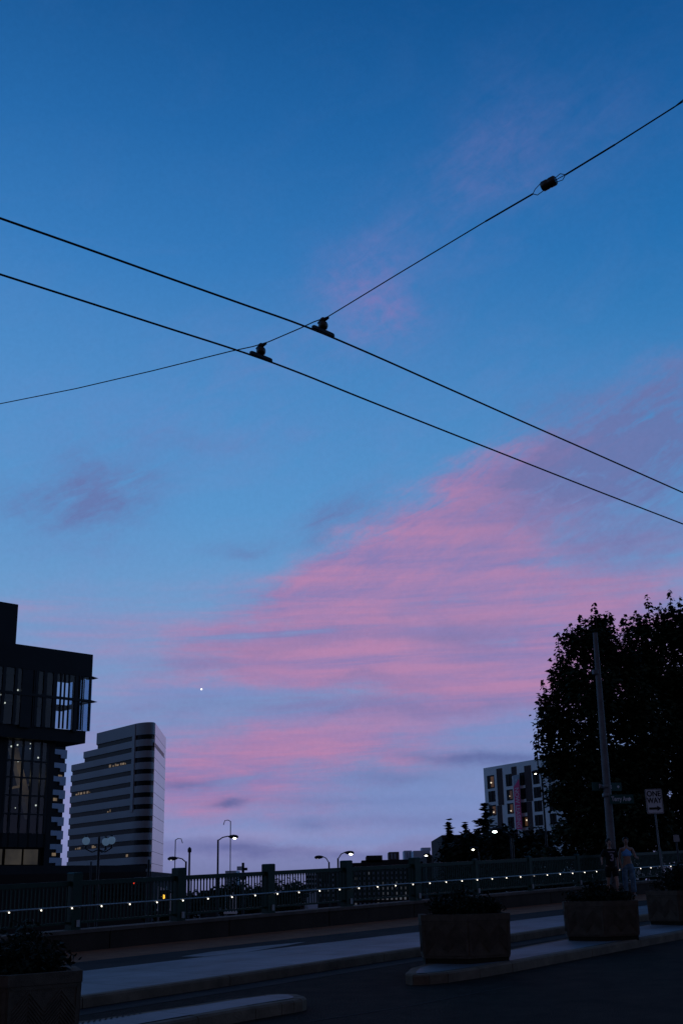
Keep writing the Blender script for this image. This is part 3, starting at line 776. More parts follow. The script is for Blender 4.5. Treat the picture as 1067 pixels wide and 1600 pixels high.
b.tube([SR[2], SR[3]], .0068, 6); b.build('grip', M['wire'], sp, True); b = MB()
b.tube([SR2[0], SR2[1]], .0068, 6); b.tube([SR2[1], SR2[2]], .0055, 6); b.tube([SR2[2], SR2[2] + dS * .35 + Vector((0, 0, .07))], .004, 6); b.tube([SR2[2], SR2[2] + dS * .35 - Vector((0, 0, .0))], .0045, 6)
b.build('grip', M['wire'], sp, True)
b = MB(); b.tube([SR2[2] + dS * .35 + Vector((0, 0, .07)), SR2[2] + dS * .6, SR2[4], SR2[4] + dS * 6], .0048, 6); b.tube([SR2[2] + dS * .35, SR2[2] + dS * .6], .0045, 6); b.build('wire', M['wire'], sp, True)
# strain insulator
I0, I1 = fS.to(*fS.hit(846, 292.5)), fS.to(*fS.hit(868, 281)); ax = (I1 - I0); L = ax.length; ax.normalize(); rI = .040
ic = thing('strain_insulator', 'brown cylindrical strain insulator held by wire loops on the rising span wire', 'insulator', I0)
b = MB(); b.lathe(I0, [(rI * .8, 0), (rI, L * .08), (rI, L * .42), (rI * .9, L * .5), (rI, L * .58), (rI, L * .92), (rI * .8, L)], 20, ax); b.build('body', M['insul'], ic, True)
side = ax.cross(Vector((0, 0, 1))).normalized(); upv = side.cross(ax).normalized()
b = MB()
for s_ in (-1, 1):
    b.tube([SR[3], SR[3] + ax * .03 + upv * s_ * .022 + side * s_ * .01, I0 + upv * s_ * rI * .7 + side * s_ * .012], .0032, 6)
for s_ in (-1, 0, 1):
    b.tube([SR2[0], SR2[0] - ax * .035 + upv * s_ * .024 + side * .01 * s_, I1 + upv * s_ * rI * .75 - side * .012 * s_], .0032, 6)
b.build('bail_wire', M['wire'], ic, True)
def hanger(label, P, f, d):
    """bell insulator clamped under the span wire, holding the contact wire in a long ear"""
    t_ = thing('wire_hanger', label, 'wire hanger', P, 'insulated hangers where the wires cross')
    u = Vector((f.u.x, f.u.y, 0)).normalized()
    if u.dot(d) < 0: u = -u
    u = d.normalized(); sd = Vector((0, 0, 1)).cross(u).normalized(); z = Vector((0, 0, 1))
    b = MB(); L_ = .125; hh = .018
    prof = [(-L_, .004), (-L_ * .97, .012 + hh), (-L_ * .8, .016 + hh), (L_ * .8, .016 + hh), (L_ * .97, .012 + hh), (L_, .004)]
    b.hexa([P + u * x_ + z * y_ - sd * .012 for x_, y_ in prof], [P + u * x_ + z * y_ + sd * .012 for x_, y_ in prof])
    b.build('ear', M['wire'], t_)
    b = MB(); b.lathe(P + z * .03, [(.012, 0), (.02, .006), (.035, .012), (.042, .03), (.042, .05), (.036, .066), (.026, .074), (.022, .085), (.028, .09), (.024, .106), (.01, .118), (.006, .12)], 16); b.build('bell', M['insul'], t_, True)
    sdir = Vector((fS.u.x, fS.u.y, 0)); b = MB()
    c_ = P + z * .118
    b.tube([c_ - sdir * .055 - z * .01, c_ - sdir * .03, c_ + sdir * .03 + z * .004, c_ + sdir * .06 + z * .012], [.009, .014, .014, .010], 8)
    b.tube([c_ - sd * .02, c_ + sd * .02], .012, 8); b.build('clamp', M['wire'], t_, True)
hanger('upper insulated hanger where the span wire crosses the upper trolley wire', HA, fA, wA[-1] - wA[4])
hanger('lower insulated hanger where the span wire crosses the lower trolley wire', HB, fB, wB[-1] - wB[4])

# ------------------------------------------------------------------ people
def skin(name, joints, edges, m, parent, root=0, sub=2, flat=None):
    me = bpy.data.meshes.new(name + '_s'); me.from_pydata([j[0] for j in joints], edges, [])
    o = bpy.data.objects.new(name + '_s', me); C.objects.link(o)
    sk = o.modifiers.new('s', 'SKIN'); sk.use_smooth_shade = True
    lay = me.skin_vertices[0].data if me.skin_vertices else None
    if lay is None: 
        bpy.context.view_layer.objects.active = o; me.skin_vertices.new() if hasattr(me.skin_vertices, 'new') else None; lay = me.skin_vertices[0].data
    for i, j in enumerate(joints):
        r_ = j[1]; lay[i].radius = r_ if isinstance(r_, tuple) else (r_, r_); lay[i].use_root = (i == root)
    sb_ = o.modifiers.new('d', 'SUBSURF'); sb_.levels = sub; sb_.render_levels = sub
    dg = bpy.context.evaluated_depsgraph_get(); dg.update(); me2 = bpy.data.meshes.new_from_object(o.evaluated_get(dg)); me2.name = name
    bpy.data.objects.remove(o); me2.materials.clear(); me2.materials.append(m)
    for p in me2.polygons: p.use_smooth = True
    q = bpy.data.objects.new(name, me2); C.objects.link(q); q.parent = parent; return q
def chain(J, E_, pts, attach=None):
    prev = attach
    for p in pts:
        J.append(p); i = len(J) - 1
        if prev is not None: E_.append((prev, i))
        prev = i
    return prev
def hand(J, E_, wrist_i, wp, d, side, curl=.4):
    """palm, four unequal bent fingers and a thumb leaving the side of the palm"""
    d = Vector(d).normalized(); side = Vector(side).normalized(); nrm = d.cross(side)
    pm = Vector(wp) + d * .05; J.append((tuple(pm), (.030, .016))); ip = len(J) - 1; E_.append((wrist_i, ip))
    kn = Vector(wp) + d * .085; J.append((tuple(kn), (.032, .014))); ik = len(J) - 1; E_.append((ip, ik))
    for k, ln in enumerate((.072, .082, .076, .06)):
        o_ = side * (.028 - .0187 * k); b0 = kn + o_ + d * .008
        m1 = b0 + d * ln * .45 + nrm * ln * .12 * curl * 2; m2 = m1 + d * ln * .3 * (1 - curl * .5) + nrm * ln * .35 * curl * 2
        chain(J, E_, [(tuple(b0), .009), (tuple(m1), .0085), (tuple(m2), .0075)], ik)
    tb = pm + side * .03 - d * .015; chain(J, E_, [(tuple(tb), .011), (tuple(tb + side * .022 + d * .03), .0095), (tuple(tb + side * .024 + d * .055 + nrm * .01), .0085)], ip)
def person(label, loc, scale, yaw, spec):
    t_ = thing('person', label, 'person', loc); t_.scale = (scale,) * 3; t_.rotation_euler = (0, 0, yaw)
    J, E_ = [], []
    J.append(((0, 0, .93), (.135, .10)))                                              # pelvis
    sp_ = chain(J, E_, [((0, .0, 1.05), (.115, .085)), ((0, -.005, 1.20), (.13, .09)), ((0, 0, 1.34), (.145, .09)), ((0, .01, 1.43), (.09, .065)), ((0, .01, 1.48), (.05, .05)), ((0, 0, 1.53), (.052, .058)), ((0, -.012, 1.575), (.068, .082)), ((0, -.008, 1.64), (.078, .095)), ((0, 0, 1.70), (.055, .07))], 0)
    chest = 3
    for sgn, arm in ((-1, spec['R']), (1, spec['L'])):
        sh, elb, wr = arm['sh'], arm['elb'], arm['wr']
        w_ = chain(J, E_, [(sh, .05), (tuple((Vector(sh) + Vector(elb)) / 2), .042), (elb, .036), (tuple((Vector(elb) + Vector(wr)) / 2), .033), (wr, .024)], chest)
        hand(J, E_, w_, wr, Vector(arm['hd']), Vector(arm['sd']))
    for leg in (spec['RL'], spec['LL']):
        hip, kn, an, toe = leg
        chain(J, E_, [(hip, .088), (tuple((Vector(hip) + Vector(kn)) / 2), .075), (kn, .054), (tuple(Vector(kn).lerp(Vector(an), .35)), .054), (an, .036), (tuple((Vector(an) + Vector(toe)) / 2 - Vector((0, 0, .01))), (.036, .03)), (toe, (.032, .022))], 0)
    body = skin('body', J, E_, M['skin'], t_, 0)
    # face
    def sph(name, m, parts):
        b = MB()
        for c_, r_, sq in parts: b.ball(c_, r_, 12, sq)
        me = bpy.data.meshes.new(name); me.from_pydata(b.v, [], b.f); me.materials.append(m)
        for p in me.polygons: p.use_smooth = True
        o = bpy.data.objects.new(name, me); C.objects.link(o); o.parent = t_; return o
    sph('eyes', M['hair'], [((sx * .03, -.088, 1.632), .011, (1.2, .6, .7)) for sx in (-1, 1)])
    sph('nose', M['skin'], [((0, -.102, 1.608), .014, (.8, 1.1, 1.5))]); sph('mouth', M['brownpanel'], [((0, -.090, 1.572), .02, (1.1, .5, .3))])
    sph('ears', M['skin'], [((sx * .08, 0, 1.62), .02, (.5, .9, 1.5)) for sx in (-1, 1)])
    sph('hair', M['hair'], spec['hair'])
    spec['clothes'](t_, J, E_)
    return t_, J, E_
f2 = G(984.5, 1401); 
def clothes2(t_, J, E_):
    skin('halter_top', [((0, 0, 1.15), (.15, .102)), ((0, -.004, 1.24), (.16, .108)), ((0, 0, 1.34), (.14, .10)), ((0, .008, 1.43), (.075, .075)), ((0, .01, 1.475), (.058, .058))], [(0, 1), (1, 2), (2, 3), (3, 4)], M['bluetop'], t_)
    L = spec2
    Jc, Ec = [((0, 0, 1.00), (.128, .10)), ((0, 0, .92), (.148, .115))], [(0, 1)]
    for leg in (L['RL'], L['LL']):
        hip, kn, an, toe = [Vector(v) for v in leg]
        chain(Jc, Ec, [(tuple(hip), .102), (tuple((hip + kn) / 2), .095), (tuple(kn), .088), (tuple(kn.lerp(an, .5)), .085), (tuple(an + Vector((0, 0, .02))), .085)], 1)
    skin('trousers', Jc, Ec, M['bluepants'], t_, 0)
    b = MB()
    for leg in (L['RL'], L['LL']): a_, to_ = Vector(leg[2]), Vector(leg[3]); b.tube([a_ + Vector((0, .05, -.06)), a_ + Vector((0, 0, -.045)), to_ + Vector((0, -.01, 0)), to_ + Vector((0, -.04, 0))], [.035, .045, .04, .022], 10)
    me = bpy.data.meshes.new('shoes'); me.from_pydata(b.v, [], b.f); me.materials.append(M['shoe']); o = bpy.data.objects.new('shoes', me); C.objects.link(o); o.parent = t_
spec2 = dict(
    R=dict(sh=(-.175, 0, 1.40), elb=(-.235, .03, 1.13), wr=(-.20, -.05, .90), hd=(0.05, -.1, -1), sd=(0, -1, 0)),
    L=dict(sh=(.175, 0, 1.40), elb=(.26, -.02, 1.14), wr=(.29, -.22, 1.10), hd=(.02, -1, .1), sd=(0, .1, 1)),
    RL=[(-.10, 0, .86), (-.115, -.03, .48), (-.12, .03, .09), (-.13, -.11, .035)], LL=[(.10, 0, .86), (.12, .0, .48), (.13, .06, .09), (.14, -.08, .035)],
    hair=[((0, .022, 1.655), .098, (.92, 1.0, .98)), ((0, .10, 1.70), .05, (1, 1, 1))], clothes=clothes2)
person('person in a light blue halter crop top and blue trousers walking on the far pavement', (f2.x, f2.y, gz(f2.x, f2.y)), .985, R(-6), spec2)
f1 = G(958, 1403)
def clothes1(t_, J, E_):
    Jt, Et = [((0, 0, .86), (.17, .13)), ((0, 0, 1.0), (.155, .12)), ((0, -.005, 1.2), (.158, .118)), ((0, 0, 1.34), (.16, .115)), ((0, .01, 1.42), (.10, .08))], [(0, 1), (1, 2), (2, 3), (3, 4)]
    for arm in (spec1['R'], spec1['L']):
        s_, e_ = Vector(arm['sh']), Vector(arm['elb']); chain(Jt, Et, [(tuple(s_), .07), (tuple(s_.lerp(e_, .5)), .072), (tuple(s_.lerp(e_, .8)), .075)], 3)
    skin('loose_tee', Jt, Et, M['tee'], t_, 0)
    Js, Es = [((0, 0, .95), (.15, .115))], []
    for leg in (spec1['RL'], spec1['LL']):
        h_, k_ = Vector(leg[0]), Vector(leg[1]); chain(Js, Es, [(tuple(h_), .11), (tuple(h_.lerp(k_, .45)), .105), (tuple(h_.lerp(k_, .75)), .105)], 0)
    skin('shorts', Js, Es, M['tee'], t_, 0)
    b = MB()
    for leg in (spec1['RL'], spec1['LL']): a_, to_ = Vector(leg[2]), Vector(leg[3]); b.tube([a_ + Vector((0, .05, -.06)), a_ + Vector((0, 0, -.045)), to_ + Vector((0, -.01, 0)), to_ + Vector((0, -.04, 0))], [.035, .045, .04, .022], 10)
    me = bpy.data.meshes.new('shoes'); me.from_pydata(b.v, [], b.f); me.materials.append(M['tee']); o = bpy.data.objects.new('shoes', me); C.objects.link(o); o.parent = t_
spec1 = dict(
    R=dict(sh=(-.175, 0, 1.38), elb=(-.27, .03, 1.14), wr=(-.33, -.14, 1.02), hd=(-.35, -.8, -.2), sd=(0, -.2, 1)),
    L=dict(sh=(.175, 0, 1.38), elb=(.24, .04, 1.12), wr=(.22, -.04, .88), hd=(0, -.1, -1), sd=(0, -1, 0)),
    RL=[(-.10, 0, .86), (-.11, .02, .48), (-.12, .12, .10), (-.13, -.01, .04)], LL=[(.10, 0, .86), (.11, -.12, .50), (.12, -.16, .09), (.13, -.31, .035)],
    hair=[((0, .02, 1.655), .10, (.95, 1.0, 1.0)), ((0, .055, 1.56), .085, (1.1, .7, 1.3))], clothes=clothes1)
t1_, _, _ = person('person in black shorts and a black tee with a pale number 3', (f1.x, f1.y, gz(f1.x, f1.y)), .97, R(10), spec1)
b_ = bpy.data.curves.new('three', 'FONT'); b_.body = '3'; b_.size = .30; b_.extrude = .004; b_.align_x = 'CENTER'; b_.align_y = 'CENTER'; b_.offset = .008
to = bpy.data.objects.new('three_tmp', b_); C.objects.link(to); dg = bpy.context.evaluated_depsgraph_get(); me = bpy.data.meshes.new_from_object(to.evaluated_get(dg)); bpy.data.objects.remove(to)
for v in me.vertices: v.co = Vector((v.co.x, -.150 - v.co.z + .9 * v.co.x ** 2, 1.17 + v.co.y))
me.materials.clear(); me.materials.append(M['print']); me.name = 'shirt_print'; o = bpy.data.objects.new('shirt_print', me); C.objects.link(o); o.parent = t1_
b = MB(); b.hexa([(-.10, -.142, 1.335), (.10, -.142, 1.335), (.12, -.135, 1.36), (-.12, -.135, 1.36)], [(-.10, -.152, 1.335), (.10, -.152, 1.335), (.12, -.148, 1.36), (-.12, -.148, 1.36)])
me = bpy.data.meshes.new('shirt_stripe'); me.from_pydata(b.v, [], b.f); me.materials.append(M['print']); o = bpy.data.objects.new('shirt_stripe', me); C.objects.link(o); o.parent = t1_
# ------------------------------------------------------------------ trees
GL = -11.                                      # lower ground beyond the bridge
LEAF = [(0, -1.0), (.18, -.55), (.62, -.72), (.5, -.3), (1.0, .05), (.55, .22), (.5, .55), (.22, .5), (0, 1.0), (-.22, .5), (-.5, .55), (-.55, .22), (-1.0, .05), (-.5, -.3), (-.62, -.72), (-.18, -.55)]
LEAFS = [(0, -.9), (.55, -.6), (1., .05), (.4, .3), (0, 1.), (-.4, .3), (-1., .05), (-.55, -.6)]
def tree(name, label, cat, trunk_xy, base_z, lobes, nleaf, ls, seed, shoots=(), mat_='leaf', shape=LEAFS, group=None, tr=.35, droop=.4):
    rnd = random.Random(seed)
    bx, by = trunk_xy; t = thing(name, label, cat, (bx, by, base_z), group)
    wood = MB(); zt = max(c.z for c, r in lobes); cx = sum(c.x for c, r in lobes) / len(lobes); zc = min(c.z - r.z * .5 for c, r in lobes)
    top = Vector((cx, by, zt)); tp = [Vector((bx, by, base_z)), Vector((bx + rnd.uniform(-.2, .2), by, base_z + (zc - base_z) * .6)), Vector((bx * .6 + cx * .4, by + .2, zc + 1)), Vector((bx * .3 + cx * .7, by, (zc + zt) / 2 + 1)), top]
    wood.tube(tp, [tr, tr * .8, tr * .65, tr * .4, .05], 10)
    leaves = MB()
    def leaf(p, s_, nd):
        x = nd.cross(Vector((rnd.gauss(0, 1), rnd.gauss(0, 1), rnd.gauss(0, 1)))).normalized(); y = nd.cross(x)
        bend = nd * s_ * -.25
        leaves.quad(*[p + x * a_ * s_ + y * b_ * s_ + bend * (abs(a_) ** 2) for a_, b_ in shape])
    tot = sum(r.x * r.z for c, r in lobes)
    for c, r in lobes:
        q = Vector((bx * .4 + cx * .6, by, max(zc, min(c.z - r.z * .6, zt - 1)))); wood.tube([q, q.lerp(c, .5) + Vector((0, 0, -.15)), c], [tr * .28, tr * .18, .03], 6)
        ncl = max(6, int(nleaf * r.x * r.z / tot / 15))
        for k in range(ncl):                    # leaf clusters on twigs, mostly towards the outside
            d = Vector((rnd.gauss(0, 1), rnd.gauss(0, 1), rnd.gauss(0, 1))).normalized(); f = rnd.random() ** .42 * rnd.uniform(.85, 1.0)
            p = c + Vector((d.x * r.x, d.y * r.y, d.z * r.z)) * f
            if rnd.random() < .35: wood.tube([c.lerp(p, .55), p], [.02, .008], 3, False)
            cl = rnd.uniform(.6, 1.4) * ls * 2.0; n = rnd.randint(9, 20)
            for j in range(n):
                pp = p + Vector([max(-1.5, min(1.5, rnd.gauss(0, 1))) * cl * q_ for q_ in (1, 1, .7)])
                nd = (Vector((rnd.gauss(0, .6), rnd.gauss(0, .6), 1)) + d * droop).normalized(); leaf(pp, ls * rnd.uniform(.6, 1.2), nd)
    for b0, L, w_ in shoots:                    # upright leafy shoots on the outline
        wood.tube([b0 - Vector((0, 0, .8)), b0 + Vector((0, 0, L))], [.03, .01], 4, False)
        for k in range(int(L * 34)):
            f = rnd.random(); a_ = rnd.uniform(0, 6.28); rr = w_ * (1 - f) ** .6 * rnd.uniform(.3, 1) + .05
            leaf(b0 + Vector((math.cos(a_) * rr, math.sin(a_) * rr, -.4 + (L + .45) * f)), ls * rnd.uniform(.6, 1.05), Vector((math.cos(a_) * .8, math.sin(a_) * .8, .8)).normalized())
    leaves.build('crown', M[mat_], t); wood.build('trunk', M['bark'], t)
    return t
def lobe(px, py, rx, rz, D, ry=None):
    c = pz(px, py, D); k = D / F; return (c, Vector((rx * k, (ry or rx) * k, rz * k)))
DA = 54.
lA = [lobe(905, 1010, 32, 32, DA), lobe(935, 985, 26, 30, DA + 1), lobe(960, 1035, 45, 45, DA + 1), lobe(885, 1060, 26, 40, DA), lobe(925, 1090, 48, 55, DA - 1), lobe(872, 1120, 34, 44, DA), lobe(985, 1110, 50, 60, DA),
      lobe(872, 1185, 32, 40, DA), lobe(920, 1175, 50, 55, DA), lobe(880, 1238, 26, 36, DA), lobe(930, 1250, 60, 55, DA), lobe(985, 1200, 55, 60, DA + 1), lobe(895, 1300, 36, 34, DA), lobe(950, 1330, 75, 46, DA), lobe(985, 1290, 60, 50, DA - 1), lobe(860, 1345, 34, 22, DA)]
def shoot(px, py, Lpx, D, wpx=9): 
    k = D / F; c = pz(px, py + Lpx, D); return (c, Lpx * k, wpx * k)
sA = [shoot(932, 941, 45, DA, 13), shoot(909, 962, 42, DA, 11), shoot(874, 991, 40, DA, 11), shoot(862, 1044, 36, DA, 10), shoot(850, 1064, 26, DA, 8), shoot(893, 975, 30, DA, 8), shoot(953, 955, 30, DA, 10), shoot(840, 1123, 22, DA, 12), shoot(838, 1150, 18, DA, 9), shoot(975, 968, 30, DA, 10), shoot(845, 1095, 22, DA, 9)]
kb = at(950, DA)
tree('maple_tree', 'large dark maple behind the grey pole with leafy shoots on its left outline', 'tree', (kb.x, kb.y), GL, lA, 33000, .12, 11, sA, group='maple trees at the right')
DB = 58.
lB = [lobe(1010, 1000, 40, 44, DB), lobe(1060, 985, 45, 45, DB), lobe(1115, 1000, 55, 60, DB), lobe(1030, 1060, 60, 60, DB), lobe(1100, 1090, 70, 70, DB), lobe(1035, 1150, 65, 65, DB - 1), lobe(1030, 1235, 65, 60, DB), lobe(1110, 1200, 75, 80, DB), lobe(1040, 1310, 70, 55, DB), lobe(1110, 1310, 80, 65, DB), lobe(1160, 1100, 60, 80, DB), lobe(985, 1040, 30, 36, DB)]
sB = [shoot(1015, 929, 48, DB, 14), shoot(996, 953, 30, DB, 9), shoot(1050, 922, 46, DB, 12), shoot(1033, 942, 34, DB, 11), shoot(1064, 932, 34, DB, 12), shoot(1085, 930, 30, DB, 12), shoot(978, 962, 22, DB, 7), shoot(1110, 925, 36, DB, 12)]
kb = at(1075, DB)
tree('maple_tree', 'tallest dark maple at the right edge behind the ONE WAY sign', 'tree', (kb.x, kb.y), GL, lB, 43000, .125, 12, sB, group='maple trees at the right')
def conifer(label, px, top, bot, wpx, D, seed, group='dark conifers left of the pale apartment block'):
    rnd = random.Random(seed); b = pz(px, bot, D); tpz = pz(px, top, D).z; k = D / F; Hh = tpz - b.z
    t = thing('conifer_tree', label, 'tree', (b.x, b.y, GL), group); w_ = MB(); w_.tube([(b.x, b.y, GL), (b.x, b.y, tpz)], [.35, .04], 8)
    L = MB(); n = int(Hh / .10)
    for i in range(n):
        f = (i + .5) / n; z = b.z + Hh * f; rad = wpx * k * (1 - f) ** .8 * rnd.uniform(.8, 1.1) + .12
        m = max(3, int(7 * (1 - f) + 3))
        for j in range(m):
            a_ = rnd.uniform(0, 6.28); rr = rad * rnd.uniform(.5, 1.12); d = Vector((math.cos(a_), math.sin(a_), 0)); sd = Vector((-d.y, d.x, 0)); p = Vector((b.x, b.y, z + rnd.uniform(-.5, .5)))
            tip = p + d * rr + Vector((0, 0, -.15 * rr + rnd.uniform(-.25, .25)))
            for q in range(9):
                g = rnd.uniform(.0, 1); c_ = p.lerp(tip, g); s_ = rnd.uniform(.12, .26); e_ = (d * rnd.uniform(.3, 1) + sd * rnd.uniform(-1, 1)).normalized()
                x = e_ * s_ * 1.5; y = e_.cross(Vector((rnd.gauss(0, .5), rnd.gauss(0, .5), 1))).normalized() * s_ * .5
                L.quad(c_ - x, c_ - y, c_ + x, c_ + y + Vector((0, 0, -.05)))
    L.build('crown', M['needle'], t); w_.build('trunk', M['bark'], t)
conifer('tallest pointed dark conifer in front of the left corner of the pale apartment block', 765, 1258, 1400, 62, 105, 21)
conifer('rounded-top dark conifer furthest left, beside the dark block', 706, 1287, 1400, 26, 110, 22)
conifer('short dark conifer between the leftmost and the tallest conifer', 733, 1293, 1400, 26, 112, 23)
def bushy(label, lobes, D, seed, n=2600, ls=.22, name='broadleaf_tree', group='dark low trees beyond the fence'):
    lb = [lobe(*q, D) for q in lobes]; cx = sum(c.x for c, r in lb) / len(lb)
    return tree(name, label, 'tree', (cx, D), GL, lb, n, ls, seed, mat_='needle', group=group, tr=.22)
bushy('low dark tree under the conifers, left of the bright greenish lamp', [(715, 1335, 26, 22), (745, 1330, 28, 26), (735, 1365, 40, 20)], 100, 31, 3600)
bushy('low dark tree in front of the base of the pale apartment block', [(800, 1325, 20, 26), (822, 1332, 26, 20), (845, 1318, 24, 22), (815, 1362, 40, 22)], 98, 32, 4200)
bushy('dark tree between the pale apartment block base and the large maple', [(780, 1315, 14, 26), (787, 1350, 24, 30)], 96, 33, 2400)
bushy('small dark tree seen through the fence right of the post nearest the tower', [(352, 1397, 18, 14), (372, 1392, 14, 13), (368, 1415, 26, 14)], 130, 34, 1800)
bushy('rounded dark tree group seen through the fence between the second and third posts', [(437, 1392, 22, 14), (462, 1392, 20, 14), (450, 1412, 34, 14)], 150, 35, 2200)
bushy('dark tree seen through the fence near the thin far pole', [(402, 1397, 16, 12), (398, 1415, 22, 12)], 140, 36, 1300)
bushy('low dark tree seen through the fence beneath the traffic light', [(300, 1412, 20, 12), (255, 1425, 24, 12), (285, 1428, 20, 12)], 90, 37, 1800)

# ------------------------------------------------------------------ dark glass building (left)
DG = 115.
fD = Fac(at(144, DG), vpx=2450)
H = fD.hit
s_l = H(-90, 1100)[0]
z_roof = H(146, 1023)[1]; z_gt = H(140, 1058)[1]; z_mid = H(141, 1095.5)[1]; z_gb = H(139, 1142)[1]; z_bot = H(136, 1161)[1]
s_r = H(146, 1023)[0]
fR = Fac(fD.to(s_r, 0).to_2d(), u=fD.n)          # right-hand side wall, receding behind
dep = abs(fR.hit(104, 1140)[0]); print('glass bldg depth', dep, 's_l', s_l, 's_r', s_r, z_roof, z_gt, z_mid, z_gb, z_bot)
gb = thing('glass_building', 'near-black building with a cantilevered glass corner box at the left edge', 'building', fD.to(s_l / 2, GL, 10))
b = MB()
b.fbox(fD, s_l, s_r, z_gt, z_roof, 0, dep)                                  # roof parapet band over the glass
b.build('roof_band', M['black'], gb)
b = MB(); b.fbox(fD, s_l, s_r - .25, z_bot, z_gb, .3, dep); b.build('floor_slab', M['black'], gb)
zp = H(31, 944)[1]; sp_r = H(30, 960)[0]
b = MB(); b.fbox(fD, s_l, sp_r, z_roof, zp, .2, dep * .7); b.build('penthouse', M['black'], gb)
b = MB(); b.fbox(fD, s_l, H(120, 1100)[0], z_gb, z_gt, 3.6, 3.9); b.build('inner_wall', M['interior'], gb)
b = MB(); b.fbox(fD, s_l, H(128, 1100)[0], z_gb + 2.2, z_gb + 2.4, 1.0, 3.5); b.build('inner_floor', M['interior'], gb)
b = MB(); b.fbox(fD, H(70, 1100)[0], H(84, 1100)[0], z_gb, z_gb + 2.1, 2.0, 2.2); b.build('partition', M['pale_in'], gb)
# front and side panes
def pane(x0, x1, zt, zb, nm='window'):
    f = MB(); f.fbox(fD, x0, x1, zb, zt, .10, .13); return f.build(nm, M['glass'], gb)
bays = [(-90, 5), (5, 34), (50, 86), (86, 117), (117, 141)]
for x0, x1 in bays:
    a0_, a1_ = H(x0, 1100)[0], H(x1, 1100)[0]
    pane(a0_, a1_, z_gt, z_gb)
b = MB(); b.fbox(fR, 0.13, dep - .1, z_gb, z_gt, .10, .13); b.build('side_window', M['glass'], gb)
def mull(px, w_, z0, z1, n0=0.0, n1=.16):
    a_ = H(px, 1100)[0]; b = MB(); b.fbox(fD, a_ - w_ / 2, a_ + w_ / 2, z0, z1, n0, n1); b.build('mullion', M['frame'], gb)
for px, w_ in ((-60, .3), (-30, .3), (5, .3), (24, .3), (53, .12), (57, .3), (70, .35), (85.5, .4), (95, .14), (101, .12), (108, .12), (124.5, .16), (128.5, .12), (141, .22)): mull(px, w_, z_gb, z_gt)
for px, w_ in ((42, 1.15), (119.5, .38)): mull(px, w_, z_gb - .2, z_gt, .02, .5)
b = MB(); b.fbox(fD, s_l, s_r, z_mid - .12, z_mid + .12, -.05, .18); b.build('transom', M['frame'], gb)
b = MB(); b.fbox(fR, 0.2, dep, z_mid - .12, z_mid + .12, -.05, .18); b.build('side_transom', M['frame'], gb)
for k in range(1, 3):
    b = MB(); b.fbox(fR, dep * k / 3 - .04, dep * k / 3 + .04, z_gb, z_gt, 0, .08); b.build('side_mullion', M['frame'], gb)
for zz in (z_gt, z_mid):                                                     # thin pointed fins at the corner
    b = MB(); e = H(153, 1100)[0]; b.fpoly(fD, [(s_r - .1, zz - .12), (e, zz), (s_r - .1, zz + .14)], .0, .9); b.build('corner_fin', M['frame'], gb)
# lower, set-back glass hall under the cantilever
n0 = 1.2
z_lb = H(62, 1353)[1]
fL = Fac(fD.to(0, 0, n0).to_2d(), u=fD.u); HL = fL.hit
sL1, sL0 = HL(84, 1250)[0], HL(-90, 1250)[0]
a75 = HL(74, 1250)[0]
b = MB(); b.fbox(fL, a75, sL1 - .1, z_lb - 4, z_bot, 0, 8); b.build('end_wall', M['black'], gb)
b = MB(); b.fbox(fL, HL(-90, 1250)[0], HL(6, 1250)[0], z_lb + 4.2, z_bot, 0, 3); b.build('side_bay', M['black'], gb)
z_hb = HL(40, 1302)[1]; z_lt = HL(40, 1324)[1]
b = MB(); b.fbox(fL, sL0, a75, z_lt, z_hb, 0, 3.); b.build('plinth_band', M['black'], gb)
b = MB(); b.fbox(fL, sL0, sL1 + 9, GL, z_lb, -2.5, 14); b.build('base', M['black'], gb)
b = MB(); b.fbox(fL, sL0, a75, z_lt, z_bot, 11., 11.4); b.build('inner_wall', M['interior'], gb)
b = MB(); b.fbox(fL, HL(6, 1250)[0], a75, z_hb, z_bot, .10, .13); b.build('hall_window', M['glass'], gb)
for px, w_ in ((6, .3), (17, .2), (33, .16), (48, .2), (62, .14), (73, .3)):
    a_ = HL(px, 1250)[0]; b = MB(); b.fbox(fL, a_ - w_ / 2, a_ + w_ / 2, z_lt, z_bot, 0, .18); b.build('mullion', M['frame'], gb)
for py in (1189, 1215, 1243, 1272):
    z_ = HL(40, py)[1]; b = MB(); b.fbox(fL, HL(6, 1250)[0], a75, z_ - .07, z_ + .07, -.02, .2); b.build('transom', M['frame'], gb)
# timber brace seen inside the hall
fB_ = Fac(fL.to(0, 0, 3.0).to_2d(), u=fL.u)
def pts(l, f): return [f.hit(*p) for p in l]
b = MB(); b.fpoly(fB_, pts([(20, 1168), (29, 1168), (52, 1262), (60, 1300), (50, 1300), (41, 1255)], fB_), 0, .8); b.build('brace', M['beam'], gb)
b = MB(); b.fpoly(fB_, pts([(20, 1229), (60, 1222), (60, 1225), (20, 1233)], fB_), .2, .7); b.build('brace', M['beam'], gb)
for x0, x1 in ((-30, -8), (-6, 5), (10, 35.5), (39, 61)):
    a0_, a1_ = HL(x0, 1340)[0], HL(x1, 1340)[0]; b = MB(); b.fbox(fL, a0_, a1_, z_lb + .15, HL(40, 1327)[1], .15, .2); b.build('lobby_window', M['lobby'], gb)
a0_ = HL(-90, 1340)[0]
b = MB(); b.fbox(fL, a0_, a75, z_lb, z_lt, .4, 3.); b.build('lobby_backing', M['black'], gb)
dots = [(8.2, 1084), (22, 1081), (33.7, 1077), (28, 1092.5), (13.5, 1097), (58.2, 1086), (40, 1111.7), (11.3, 1161), (14, 1166.8), (23.6, 1165.2), (33.3, 1163), (53.5, 1161), (53, 1168.7), (65.6, 1183), (34.2, 1188.5), (62, 1257.7), (30, 1261.8), (11.3, 1200.8)]
